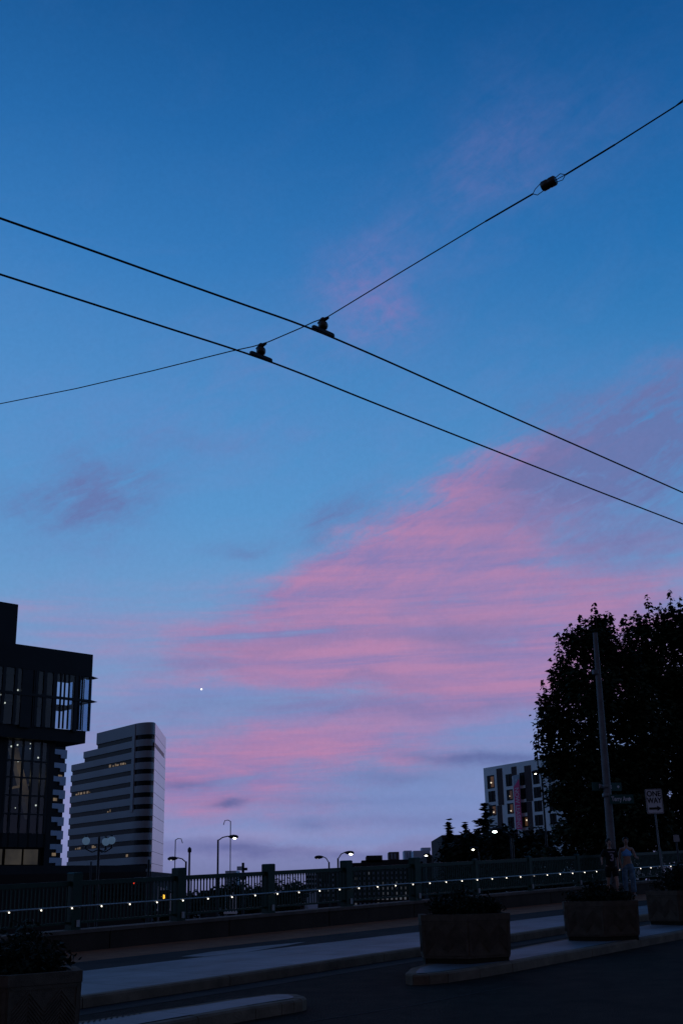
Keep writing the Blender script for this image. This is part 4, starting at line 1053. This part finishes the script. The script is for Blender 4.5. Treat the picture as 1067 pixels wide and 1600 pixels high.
for i, (x, y) in enumerate(dots):
    f = fD if y < 1130 else fL; p = f.to(*f.hit(x, y), .6)
    big = i in (11, 12, 16, 17); b = MB(); b.ball(p, .05 if big else .085, 8); b.build('ceiling_lamp', M['warmdot'], gb, True)
p = fD.to(*H(47.6, 1116.3), .6); b = MB(); b.ball(p, .16, 8); b.build('teal_lamp', M['tealdot'], gb, True)
# a real ceiling lamp's light in the hall
ld = bpy.data.lights.new('hall_lamp', 'POINT'); ld.energy = 35; ld.color = (1, .72, .45); ld.shadow_soft_size = .4
lo = bpy.data.objects.new('hall_lamp', ld); C.objects.link(lo); pl_ = fL.to((HL(40, 1250)[0]), (z_bot + z_hb) / 2 + 1, 1.6); lo.parent = gb; lo.location = pl_ - Vector(gb.location)

# ------------------------------------------------------------------ striped blocks and the tower
def zcol(P, py, px): return pz(px, py, P.y).z
fT2 = Fac(at(105.5, 330.), vpx=1750)
bld = thing('striped_office_block', 'narrow blue-banded office block between the black glass building and the tower', 'building', fT2.to(-10, GL, 10))
T2 = fT2.hit
# its right edge leans in the picture only because the camera looks up: one vertical edge
a_r = T2(101, 1270)[0]; a_l = T2(40, 1260)[0]; aw = T2(92, 1260)[0]
b = MB(); b.fbox(fT2, a_l, a_r - .3, GL, T2(105, 1166)[1], .35, 22); b.build('dark_glazing', M['dglass'], bld)
for k in range(12):
    y = 1151.5 + 21.1 * k
    if y > 1400: break
    zt, zb, zb2 = T2(100, y - 3 + 2)[1], T2(100, y + 7)[1], T2(100, y + 12.5)[1]
    b = MB(); b.fpoly(fT2, [(a_l, zb), (aw, zb), (aw, zb2), (a_r, zb2), (a_r, zt), (a_l, zt)], 0, 22.3); b.build('spandrel', M['spandrel2'], bld)
for x, y in ((96, 1213), (88, 1249), (86, 1335)):
    a_, z_ = T2(x, y); b = MB(); b.fbox(fT2, a_ - .7, a_ + .7, z_ - .4, z_ + .4, .28, .34); b.build('lit_window', M['litoff'], bld)
# tower -------------------------------------------------------------
DT = 380.
cR = at(235, DT)                                # where the curve meets the right face
def vdir(vpx): r = ray(vpx, hy(vpx)); return Vector((r.x, r.y)).normalized()
uL = -vdir(-963); uL = -uL if uL.x > 0 else uL  # along the left face going away to the left
uR = vdir(430)                                  # along the right face going away
# corner where both faces would meet, from the left face end of the curve
pL = at(203, DT + 1.0)
fTL = Fac(pL, u=(-uL.x, -uL.y)); TL = fTL.hit
fTR = Fac(cR, u=uR); TR = fTR.hit
aR = TR(256.5, 1270)[0]
hz = lambda x, y, f=fTL: f.hit(x, y)[1]
z_top = TL(203, 1133)[1]
s1, s2, s3 = TL(149.5, 1200)[0], TL(130, 1200)[0], TL(108.5, 1270)[0]
zt2, zt3 = TL(131, 1168)[1], TL(112, 1188)[1]
Lpt = lambda a_: fTL.to(a_, 0).to_2d()
p_end = fTR.to(aR, 0).to_2d()
def curve(n=10):                                # rounded corner between the faces
    P0, P3 = Lpt(0), cR.copy(); k = (P3 - P0).length * .55; P1 = P0 - uL * k; P2 = P3 - uR * k; out = []
    for i in range(n + 1):
        t_ = i / n; out.append(P0 * (1 - t_) ** 3 + P1 * 3 * t_ * (1 - t_) ** 2 + P2 * 3 * t_ ** 2 * (1 - t_) + P3 * t_ ** 3)
    return out
cv = curve()
back = Vector((0, 1)); 
def plan(aleft, inset=0.):
    """counter-clockwise plan outline of the tower from its left end"""
    n_ = fTL.n * inset
    inR = (Lpt(-10) - Lpt(0)); inR = (inR - uR * inR.dot(uR)).normalized()
    L_ = [Lpt(aleft + inset) + n_] + [q + (fTL.n * (1 - i / 10) + inR * (i / 10)) * inset for i, q in enumerate(cv)]
    return L_ + [p_end - uR * .2 - uR * inset + inR * inset, p_end + uL * (-aleft * .8) + uR * 2, Lpt(aleft + inset) + uR * aR]
tw = thing('office_tower', 'tall grey office tower with dark window bands, a rounded corner and a stepped left top', 'building', Vector((*(Lpt(-5) + fTL.n * 10), GL)))
def slab(name, aleft, z0, z1, m, inset=0., parent=tw):
    pl = plan(aleft, inset); b = MB(); b.hexa([(q.x, q.y, z0) for q in pl], [(q.x, q.y, z1) for q in pl]); return b.build(name, m, parent)
fh = (TL(203, 1153.5 + 18.15 * 11)[1] - TL(203, 1153.5)[1]) / -11.
zb0 = TL(203, 1155.0)[1]; bt = fh * .41
zcur = z_top; k = 0
for k in range(17):
    zc = zb0 - fh * k; aleft = s1 if k < 1 else (s2 if k < 2 else s3)
    topz = z_top if k == 0 else zb0 - fh * (k - 1) - bt / 2
    # spandrel from topz down to the band; where a step begins its parapet is that spandrel
    if k == 1: 
        slab('spandrel', s2, zc + bt / 2, min(topz, zt2), M['spandrel'])
        
    else: slab('spandrel', aleft, zc + bt / 2, topz, M['spandrel'])
    slab('window_band', aleft - (0 if k else 0), zc - bt / 2 - .01, zc + bt / 2 + .01, M['dglass'], .35)
slab('spandrel', s3, GL, zb0 - fh * 16 - bt / 2, M['spandrel'])
b = MB(); b.fbox(fTL, s2 * .0 + s1, s1 + .5, zb0 - fh * .5, z_top, .0, 20) if 0 else None
# pale pier between the flat face and the curve, running over the bands
b = MB(); b.fbox(fTL, -1.4, .35, zb0 - fh * 6.4, z_top - .3, -.22, .5); b.build('pier', M['spandrel'], tw)
# solid right face: a metal clad wall standing just proud, with one slot window
b = MB(); b.fbox(fTR, .6, aR + .02, GL, z_top + .02, -.10, .5); rf = b.build('side_wall', M['sidemetal'], tw)
q = [TR(*p) for p in ((241, 1159), (256, 1177), (256, 1185.5), (241, 1166))]
a0_, a1_ = q[0][0], q[1][0]; b = MB(); b.fbox(fTR, a0_, a1_, q[3][1], q[0][1], -.16, -.10); b.build('slot_window', M['dglass'], tw)
for k in range(1, 16):
    z_ = z_top - fh * k; b = MB(); b.fbox(fTR, .7, aR, z_ - .06, z_ + .06, -.115, -.10) ; b.build('panel_joint', M['frame'], tw)
for (x0, x1, y) in ((170, 196, 1190), (118, 140, 1233), (117, 127, 1321), (143, 151, 1319.5), (196, 199, 1336), (212, 222, 1153.5), (225, 231, 1188), (167, 172, 1264)):
    a0_, z_ = TL((x0), y); a1_ = TL(x1, y)[0]
    if x0 < 205:
        kk = round((zb0 - z_) / fh); z_ = zb0 - fh * kk
        rr = random.Random(x0); a_ = a0_
        while a_ < a1_:
            ww = rr.uniform(.6, 1.6); b = MB(); b.fbox(fTL, a_, min(a_ + ww, a1_), z_ - bt * .34, z_ + bt * rr.uniform(-.1, .3), .26, .33); b.build('lit_window', M['litoff'], tw); a_ += ww + rr.uniform(.3, 1.8)

# ------------------------------------------------------------------ pale apartment block (right)
fW = Fac(at(757, 286.), vpx=-500); Wh = fW.hit
zt = Wh(757, 1200)[1]; wl_, wr_ = Wh(757.5, 1250)[0], Wh(905, 1250)[0]
ap = thing('apartment_block', 'pale apartment block with dark vertical strips and a pink hanging banner behind the maple', 'building', fW.to((wl_ + wr_) / 2, GL, 8))
b = MB(); b.fbox(fW, wl_, wr_, GL, zt, 0, 16); b.build('wall', M['white'], ap)
b = MB(); b.fbox(fW, Wh(808, 1192)[0], wr_, zt + .05, Wh(815, 1190)[1], 1., 12); b.build('roof_screen', M['farpale'], ap)
def wrect(x0, x1, y0, y1, m, name, n0=-.12, n1=.05, xr=None, parent=None):
    """rectangle given by its pixel extent at mid height"""
    ym = (y0 + y1) / 2; a0_, a1_ = Wh(x0, ym)[0], Wh(x1, ym)[0]; xm = (x0 + x1) / 2; b = MB(); b.fbox(fW, a0_, a1_, Wh(xm, y1)[1], Wh(xm, y0)[1], n0, n1); return b.build(name, m, parent or ap)
# dark vertical strips
wrect(777, 785.5, 1200.5, 1258, M['brownpanel'], 'dark_strip'); wrect(778.7, 786, 1258.3, 1340, M['brownpanel'], 'dark_strip', -.13)
wrect(799, 806.5, 1198, 1212, M['brownpanel'], 'dark_strip'); wrect(820.5, 830.5, 1196, 1252, M['brownpanel'], 'dark_strip'); wrect(824.5, 832, 1252.3, 1310, M['brownpanel'], 'dark_strip', -.13)
wrect(802.5, 809.5, 1297, 1335, M['brownpanel'], 'dark_strip')
cols = [(761, 772, 1211.5, 1232, 0), (763, 773.5, 1236, 1253, 1), (764, 775, 1258, 1274, 2),
        (790, 799.5, 1209.5, 1228.5, 3), (791.5, 801, 1233.5, 1250.5, 4), (792.5, 802, 1255, 1271.5, 5), (793.5, 803, 1276.5, 1294.5, 6), (794.5, 804, 1299, 1318, 7),
        (811.5, 821, 1207, 1227, 8), (813, 823, 1231.5, 1248.5, 9), (814, 824, 1253.5, 1270, 10), (815.5, 825, 1275.5, 1292.5, 11), (816.5, 826, 1297, 1315, 12),
        (832, 842, 1204, 1225, 13), (833.5, 845, 1229.5, 1246.5, 14), (834.5, 846.5, 1251, 1268, 15), (835.5, 848, 1273, 1290, 16), (837, 849, 1296, 1314, 17),
        (856, 866, 1203, 1222, 18), (857, 867, 1227, 1244, 19), (858, 868, 1249, 1266, 20), (859, 869, 1271, 1288, 21), (865, 876, 1295, 1310, 22)]
litp = {0: (768, 1223, 1.1), 2: (772, 1269, .9), 4: (797, 1244, .5), 5: (799, 1267, .8), 11: (823.5, 1281.5, 1.0)}
for x0, x1, y0, y1, i in cols:
    w0 = wrect(x0, x1, y0, y1, M['dglass'], 'window', -.06)
    ym = (y0 + y1) / 2; xm = (x0 + x1) / 2
    wrect(xm - .35, xm + .35, y0 + .3, y1 - .3, M['frame'], 'frame', -.16, -.08, parent=w0)
    if i in litp:
        x, y, s_ = litp[i]; a_, z_ = Wh(x, y); b = MB(); b.ball(fW.to(a_, z_, -.2), .16 * s_, 8); b.build('lit_lamp', M['warmdot'], w0, True)
        wrect(x0 + (x1 - x0) * .45, x1 - .6, y0 + 2, y1 - 2, emis('amber_room_%d' % i, (1, .45, .15), .05 * s_), 'room_glow', -.10, -.07, parent=w0)
# banner
n_b = -.9
fBn = Fac(fW.to(0, 0, n_b).to_2d(), u=fW.u); Bh = fBn.hit
bl, br = Bh(803.2, 1250)[0], Bh(812.3, 1250)[0]
zt0, zs, ze = Bh(805, 1211)[1], Bh(806, 1226)[1], Bh(809, 1296)[1]
bn = thing('hanging_banner', 'tall pink NOW LEASING banner with a pale top on the pale apartment block', 'banner', fBn.to((bl + br) / 2, ze))
b = MB(); b.fpoly(fBn, [(bl, ze), (br, ze), (br, zs + 1.2), (bl, zs - .5)], 0, .06); b.build('panel', M['banner'], bn)
b = MB(); b.fpoly(fBn, [(bl, zs - .5), (br, zs + 1.2), (br, zt0), (bl, zt0)], 0, .06); b.build('top_panel', M['bannertop'], bn)
u3 = Vector((fBn.u.x, fBn.u.y, 0)); zc = (ze + zs) / 2 - .2
text_mesh('lettering', 'NOW LEASING', M['lettering'], bn, fBn.to((bl + br) / 2, zc, -.03), Vector((0, 0, -1)), u3, (br - bl) * 1.0, squeeze=(zs - ze) * .92 / ((br - bl) * 6.9))
bm_ = MB(); z_ = zt0 - 1.1; bm_.fbox(fBn, bl + (br - bl) * .3, br - (br - bl) * .3, z_ - .25, z_ + .25, -.03, 0); bm_.build('emblem', M['spandrel2'], bn)

# ------------------------------------------------------------------ hedge closing the view behind the right part of the fence
rnh = random.Random(77); hb = MB(); hl = []
for i in range(60):
    x = 690 + i * 9; c_ = pz(x, 1392 + rnh.uniform(-12, 8), 47.); hl.append(c_)
t = thing('hedge', 'long dark hedge behind the right part of the green fence under the maples', 'hedge', (hl[30].x, 47., -3))
for c_ in hl:
    for k in range(420):
        p = c_ + Vector((rnh.gauss(0, .25), rnh.gauss(0, .6), rnh.uniform(-2.4, .45))); x_ = Vector((rnh.gauss(0, 1), rnh.gauss(0, 1), rnh.gauss(0, 1))).normalized(); y_ = x_.cross(Vector((rnh.gauss(0, 1), rnh.gauss(0, 1), rnh.gauss(0, 1)))).normalized()
        hb.quad(p - x_ * .10, p - y_ * .07, p + x_ * .10, p + y_ * .07)
hb.build('foliage', M['needle'], t)
# ------------------------------------------------------------------ far blocks
def far_block(label, x0, x1, ytop, D, m, depth=25, wins=None, name='far_building', cat='building', roofs=(), vpx=None, group='buildings far beyond the fence'):
    c_ = at((x0 + x1) / 2, D); f = Fac(c_, u=(1, 0)) if vpx is None else Fac(c_, vpx=vpx)
    xm = (x0 + x1) / 2; a0_, a1_ = f.hit(x0, 1380)[0], f.hit(x1, 1380)[0]; z_ = f.hit(xm, ytop)[1]
    t_ = thing(name, label, cat, f.to((a0_ + a1_) / 2, GL, depth / 2), group); b = MB(); b.fbox(f, a0_, a1_, GL, z_, 0, depth); b.build('wall', m, t_)
    for rx0, rx1, ry in roofs:
        b = MB(); b.fbox(f, f.hit(rx0, 1345)[0], f.hit(rx1, 1345)[0], z_ - .01, f.hit((rx0 + rx1) / 2, ry)[1], 2, depth * .6); b.build('roof_box', m, t_)
    if wins:
        for wx, wy, ww, wh, mm in wins:
            aa, zz = f.hit(wx, wy); k = D / F; b = MB(); b.fbox(f, aa - ww * k / 2, aa + ww * k / 2, zz - wh * k / 2, zz + wh * k / 2, -.25, 0); b.build('window', M[mm], t_)
    return t_
rn = random.Random(5)
wn = []
for r_, y in enumerate((1356, 1364, 1372, 1380, 1388, 1396, 1404, 1412)):
    for c_ in range(13):
        x = 556 + c_ * 7.0
        if x > 640: continue
        lit = (y > 1384 and x > 590 and rn.random() < .75) or rn.random() < .10
        wn.append((x, y - (x - 600) * .02, 2.8, 3.6, 'litwin' if lit else 'spandrel2'))
far_block('broad dark apartment building with rows of windows seen through the fence', 551, 668, 1347, 190, M['farblock'], wins=wn, roofs=[(565, 640, 1343), (573, 598, 1336)])
far_block('small brownish block with a pale side just above the fence', 609, 625, 1331, 420, M['farbrown'], 15, wins=[(612, 1338, 2.5, 8, 'spandrel2'), (617, 1338, 2.5, 8, 'spandrel2')])
far_block('pale bluish far tower, narrow one on the left of the pale pair', 633, 645, 1329, 520, M['farpale'], 15, wins=[(636, 1336, 1.6, 8, 'spandrel2'), (641, 1336, 1.6, 8, 'spandrel2')])
far_block('pale bluish far building, wide one with a raised box on its roof', 647.5, 674, 1329, 500, M['farpale'], 20, roofs=[(660, 674, 1324)])
far_block('dark block partly hidden behind the leftmost conifer', 693.5, 760, 1304, 150, M['farblock'], 20, wins=[(696 + 5 * i, 1312 + 9 * j, 2, 4, 'dglass') for i in range(3) for j in range(3)])
far_block('low dark block behind the bridge lamp at the right of the far skyline', 668, 700, 1336, 180, M['farblock'], 20)
far_block('dark flat-topped block seen through the fence in the first bay right of the tower', 314, 340, 1391, 210, M['farblock'], 20, wins=[(318 + 5 * i, 1398 + 7 * j, 2.4, 3, 'dglass') for i in range(4) for j in range(3)])
far_block('teal-grey block seen through the fence left of the curved twin lamps', 478, 496, 1364, 360, M['farpale'], 20, wins=[(480.5 + 4.4 * i, 1370 + 7 * j, 2.4, 4, 'dglass') for i in range(4) for j in range(4)])
far_block('dark slab block seen through the fence behind the curved twin lamps', 496, 548, 1360, 240, M['farblock'], 20, wins=[(500 + 7 * i, 1367 + 8 * j, 3, 3.5, 'litwin' if rn.random() < .15 else 'spandrel2') for i in range(7) for j in range(6) if rn.random() < .8])
far_block('low flat-roofed pale box just above the fence rail left of the utility pole', 352, 369, 1360.5, 330, M['farpale'], 12)
far_block('low dark house roof seen through the fence below the utility pole', 345, 410, 1404, 260, M['farblock'], 20)
far_block('dark gabled block seen through the fence left of the third post', 420, 476, 1398, 280, M['farbrown'], 20, wins=[(426 + 6 * i, 1404 + 7 * j, 2.4, 3, 'litwin' if rn.random() < .3 else 'dglass') for i in range(8) for j in range(2)])
far_block('long low dark podium behind the left part of the fence', -160, 236, 1366, 100, M['farblock'], 14, wins=[(150 + 9 * i, 1380 + 10 * j, 4, 5, 'dglass') for i in range(9) for j in range(3)])
# white slatted screens seen between the pickets
def screen(label, x0, x1, y0, y1, D):
    f = Fac(at((x0 + x1) / 2, D), u=(1, 0)); t_ = thing('slatted_screen', label, 'screen', f.to(0, f.hit(x0, y1)[1]), 'white slatted screens seen through the fence')
    b = MB(); n = int((x1 - x0) / 3.6)
    for k in range(n):
        x = x0 + (k + .5) * (x1 - x0) / n; a_ = f.hit(x, (y0 + y1) / 2)[0]; w_ = .9 * D / F; yy = y0 + (8 if k % 3 else 0) * (k / n)
        b.fbox(f, a_ - w_, a_ + w_, f.hit(x, y1)[1], f.hit(x, yy)[1], 0, .06)
    b.build('slats', M['slat'], t_)
    b = MB(); b.fbox(f, f.hit(x0, 1400)[0], f.hit(x1, 1400)[0], f.hit(x0, y1)[1] - .1, f.hit(x0, y1)[1], -.02, .1); b.build('frame', M['slat'], t_)
    b = MB(); 
    for x in (x0 + 2, x1 - 2):
        a_ = f.hit(x, 1400)[0]; b = MB(); b.fbox(f, a_ - .05, a_ + .05, GL, f.hit(x0, y1)[1] - .1, 0, .08); b.build('leg', M['steel'], t_)
screen('white slatted screen seen through the fence just left of the post nearest the tower', 246, 269, 1385, 1420, 62)
screen('white slatted screen seen through the fence in the bay right of the tower', 350, 371, 1394, 1425, 66)

# ------------------------------------------------------------------ lamps, signals, poles beyond the fence
def arm_lamp(label, px, D, ytop, hx, hy_, m, wd=.07, group='curved street lamps beyond the fence', lit=.16, glow=None):
    f = Fac(at(px, D), u=(1, 0)); a0_, zt_ = f.hit(px, ytop); ah, zh = f.hit(hx, hy_)
    t_ = thing('street_lamp', label, 'street lamp', f.to(a0_, GL), group)
    b = MB(); b.tube([f.to(a0_, GL), f.to(a0_, zt_)], [wd * 1.2, wd * .8], 8); b.build('pole', M['darksteel'], t_, True)
    P0, P3 = f.to(a0_, zt_ - .05), f.to(ah, zh); P1 = f.to(a0_ + (ah - a0_) * .3, zh + (zt_ - zh) * .25); P2 = f.to(a0_ + (ah - a0_) * .65, zh + .02)
    b = MB(); b.tube([P0, P1, P2, P3], wd * .55, 6); b.build('arm', M['darksteel'], t_, True)
    sg = 1 if ah > a0_ else -1
    b = MB(); b.lathe(P3 - Vector((sg * .28, 0, 0)), [(.03, 0), (.09, .1), (.13, .3), (.12, .5), (.05, .62)], 10, Vector((sg, 0, -.05))); hd = b.build('lamp_head', M['darksteel'], t_, True)
    b = MB(); b.ball(P3 + Vector((sg * .12, -.05, -.11)), lit * .62, 10, (1.35, 1, .7)); b.build('lens', M[m], hd, True)
arm_lamp('lit curved street lamp left of centre above the fence, tallest of the curved lamps', 341, 75, 1312, 364, 1307, 'lamp', lit=.13)
arm_lamp('dim curved street lamp leaning left beside the grey tower', 291, 75, 1346, 271, 1341, 'lampdim', lit=.10)
arm_lamp('lit curved street lamp, right one of the close pair above the fence', 528, 80, 1341, 545, 1332, 'lamp', lit=.15)
arm_lamp('unlit curved lamp leaning left, left one of the close pair above the fence', 514, 85, 1347, 499, 1339, 'lampdim', lit=.06)
arm_lamp('bright greenish street lamp in front of the tallest conifer', 800, 62, 1310, 776, 1296, 'lampg', lit=.15)
arm_lamp('small lit street lamp low in front of the dark conifers', 748, 90, 1332, 741, 1325, 'lamp', lit=.13)
arm_lamp('small lit street lamp in front of the pale far buildings', 676, 110, 1340, 667.5, 1335, 'lamp', lit=.16)
arm_lamp('small lit street lamp high at the edge of the maple before the pale block', 846, 70, 1215, 839, 1206, 'lamp', lit=.085)
def thin_mast(label, px, D, ytop, side):
    f = Fac(at(px, D), u=(1, 0)); a_, z_ = f.hit(px, ytop); t_ = thing('tall_mast', label, 'mast', f.to(a_, GL), 'thin tall masts with hooked tops')
    b = MB(); b.tube([f.to(a_, GL), f.to(a_, z_)], .07, 6); b.build('pole', M['steel'], t_, True)
    b = MB(); b.tube([f.to(a_, z_ - .05), f.to(a_ + side * .35, z_ + .15), f.to(a_ + side * .8, z_ + .1), f.to(a_ + side * 1.0, z_ - .5)], .06, 6); b.build('hook', M['steel'], t_, True)
thin_mast('thin tall mast with a hooked top beside the grey tower', 274.5, 170, 1312, 1); thin_mast('thin tall mast with a hooked top above the lit curved lamp', 360.5, 170, 1283, -1)
def plain_pole(label, px, D, ytop, w_=.1, cap=True, extras=None, name='utility_post'):
    f = Fac(at(px, D), u=(1, 0)); a_, z_ = f.hit(px, ytop); t_ = thing(name, label, 'pole', f.to(a_, GL), None)
    b = MB(); b.tube([f.to(a_, GL), f.to(a_, z_)], [w_, w_ * .8], 8); b.build('shaft', M['darksteel'], t_, True)
    if cap: b = MB(); b.lathe(f.to(a_, z_ - .1), [(w_ * 1.4, 0), (w_ * 1.6, .05), (w_ * 1.6, .2), (.02, .3)], 10); b.build('cap', M['darksteel'], t_, True)
    return f, a_, t_
plain_pole('plain dark pole with a small cap right of the dim curved lamp', 296.5, 70, 1329, .07)
f, a_, t_ = plain_pole('dark utility pole carrying two boxes above the fence rail', 380, 95, 1348, .13, False)
for x, y, w_, h_, mm in ((374.5, 1357, 7, 6, 'farpale'), (384.5, 1358, 5, 4, 'darksteel'), (381, 1371, 7, 7, 'darksteel')):
    aa, zz = f.hit(x, y); k = 95 / F; b = MB(); b.fbox(f, aa - w_ * k / 2, aa + w_ * k / 2, zz - h_ * k / 2, zz + h_ * k / 2, -.3, -.13); b.build('box', M[mm], t_)
plain_pole('short dark post in front of the right face of the grey tower', 233, 60, 1343, .08, False)
plain_pole('slim dark post rising in front of the pale apartment block beside the conifer', 797, 60, 1310, .05, False)
plain_pole('slim dark post with nothing on it beyond the fence at far left', 143, 45, 1346, .04, False)
# triple globe lamp
f = Fac(at(155, 58.), u=(1, 0)); a_, z_ = f.hit(155, 1322)
t_ = thing('globe_lamp', 'street lamp with three pale blue glass globes in front of the grey tower', 'street lamp', f.to(a_, GL))
b = MB(); b.tube([f.to(a_, GL), f.to(a_, z_ + .45)], [.09, .06], 10); b.build('pole', M['darksteel'], t_, True)
for x, y, dn in ((135, 1314, 0), (162, 1314.5, .6), (175, 1313, 0)):
    aa, zz = f.hit(x, y); b = MB(); b.tube([f.to(a_, z_ - .15), f.to((a_ + aa) / 2, z_ - .28, dn / 2), f.to(aa, zz - .36, dn)], .03, 6); b.tube([f.to(aa, zz - .37, dn), f.to(aa, zz - .2, dn)], .06, 8); ar = b.build('arm', M['darksteel'], t_, True)
    b = MB(); b.ball(f.to(aa, zz, dn), .185, 16); b.build('globe', M['globe'], ar, True)
    b = MB(); b.lathe(f.to(aa, zz + .17, dn), [(.09, 0), (.08, .04), (.02, .1)], 10); b.build('finial', M['darksteel'], ar, True)
# traffic signals
def signal(label, px, py, D, m, polex, armz):
    f = Fac(at(px, D), u=(1, 0)); a_, z_ = f.hit(px, py); ap_ = f.hit(polex, armz)[0]; za = f.hit(px, armz)[1]
    t_ = thing('traffic_light', label, 'traffic light', f.to(ap_, GL), 'traffic lights seen through the fence')
    b = MB(); b.tube([f.to(ap_, GL), f.to(ap_, za - .3), f.to(ap_ * .8 + a_ * .2, za), f.to(a_, za)], [.1, .09, .06, .05], 8); b.build('pole', M['darksteel'], t_, True)
    b = MB(); b.fbox(f, a_ - .16, a_ + .16, z_ - .75, z_ + .22, -.22, -.06); b.fbox(f, a_ - .24, a_ + .24, z_ - .83, z_ + .30, -.05, -.03); hs = b.build('housing', M['darksteel'], t_)
    for k in range(3):
        b = MB(); b.lathe(f.to(a_, z_ - .27 * k, -.225), [(.10, 0), (.10, .012)], 14, Vector((0, -1, 0))); b.build('lens', M[m] if k == 0 else M['dglass'], hs, True)
        b = MB(); b.tube([f.to(a_ + .11 * math.cos(R(q_)), z_ - .27 * k + .11 * math.sin(R(q_)), -.3) for q_ in (20, 60, 90, 120, 160)], .012, 4); b.build('visor', M['darksteel'], hs)
signal('traffic light glowing amber seen through the fence left of the post nearest the tower', 257, 1401, 60, 'amber', 273, 1394)
signal('traffic light glowing dull red seen through the fence below the grey tower', 210, 1379, 85, 'red', 238, 1372)
# parked pale vehicles? only a pale low band shows beyond the fence: lit shop fronts
# planet
p = CAM + ray(315, 1077) * 6000; b = MB(); b.ball(p, 4.4, 10); tag(b.build('star', M['star'], None, True), 'single bright white star low in the sky above the grey tower', 'star')
# afterglow: one very soft, weak, pink sun lamp from just above the horizon ahead
sd = bpy.data.lights.new('afterglow_sun', 'SUN'); sd.energy = .05; sd.angle = R(40); sd.color = (1, .62, .78)
so = bpy.data.objects.new('afterglow_sun', sd); C.objects.link(so); so.rotation_euler = (-ray(700, 1000)).to_track_quat('-Z', 'Y').to_euler()
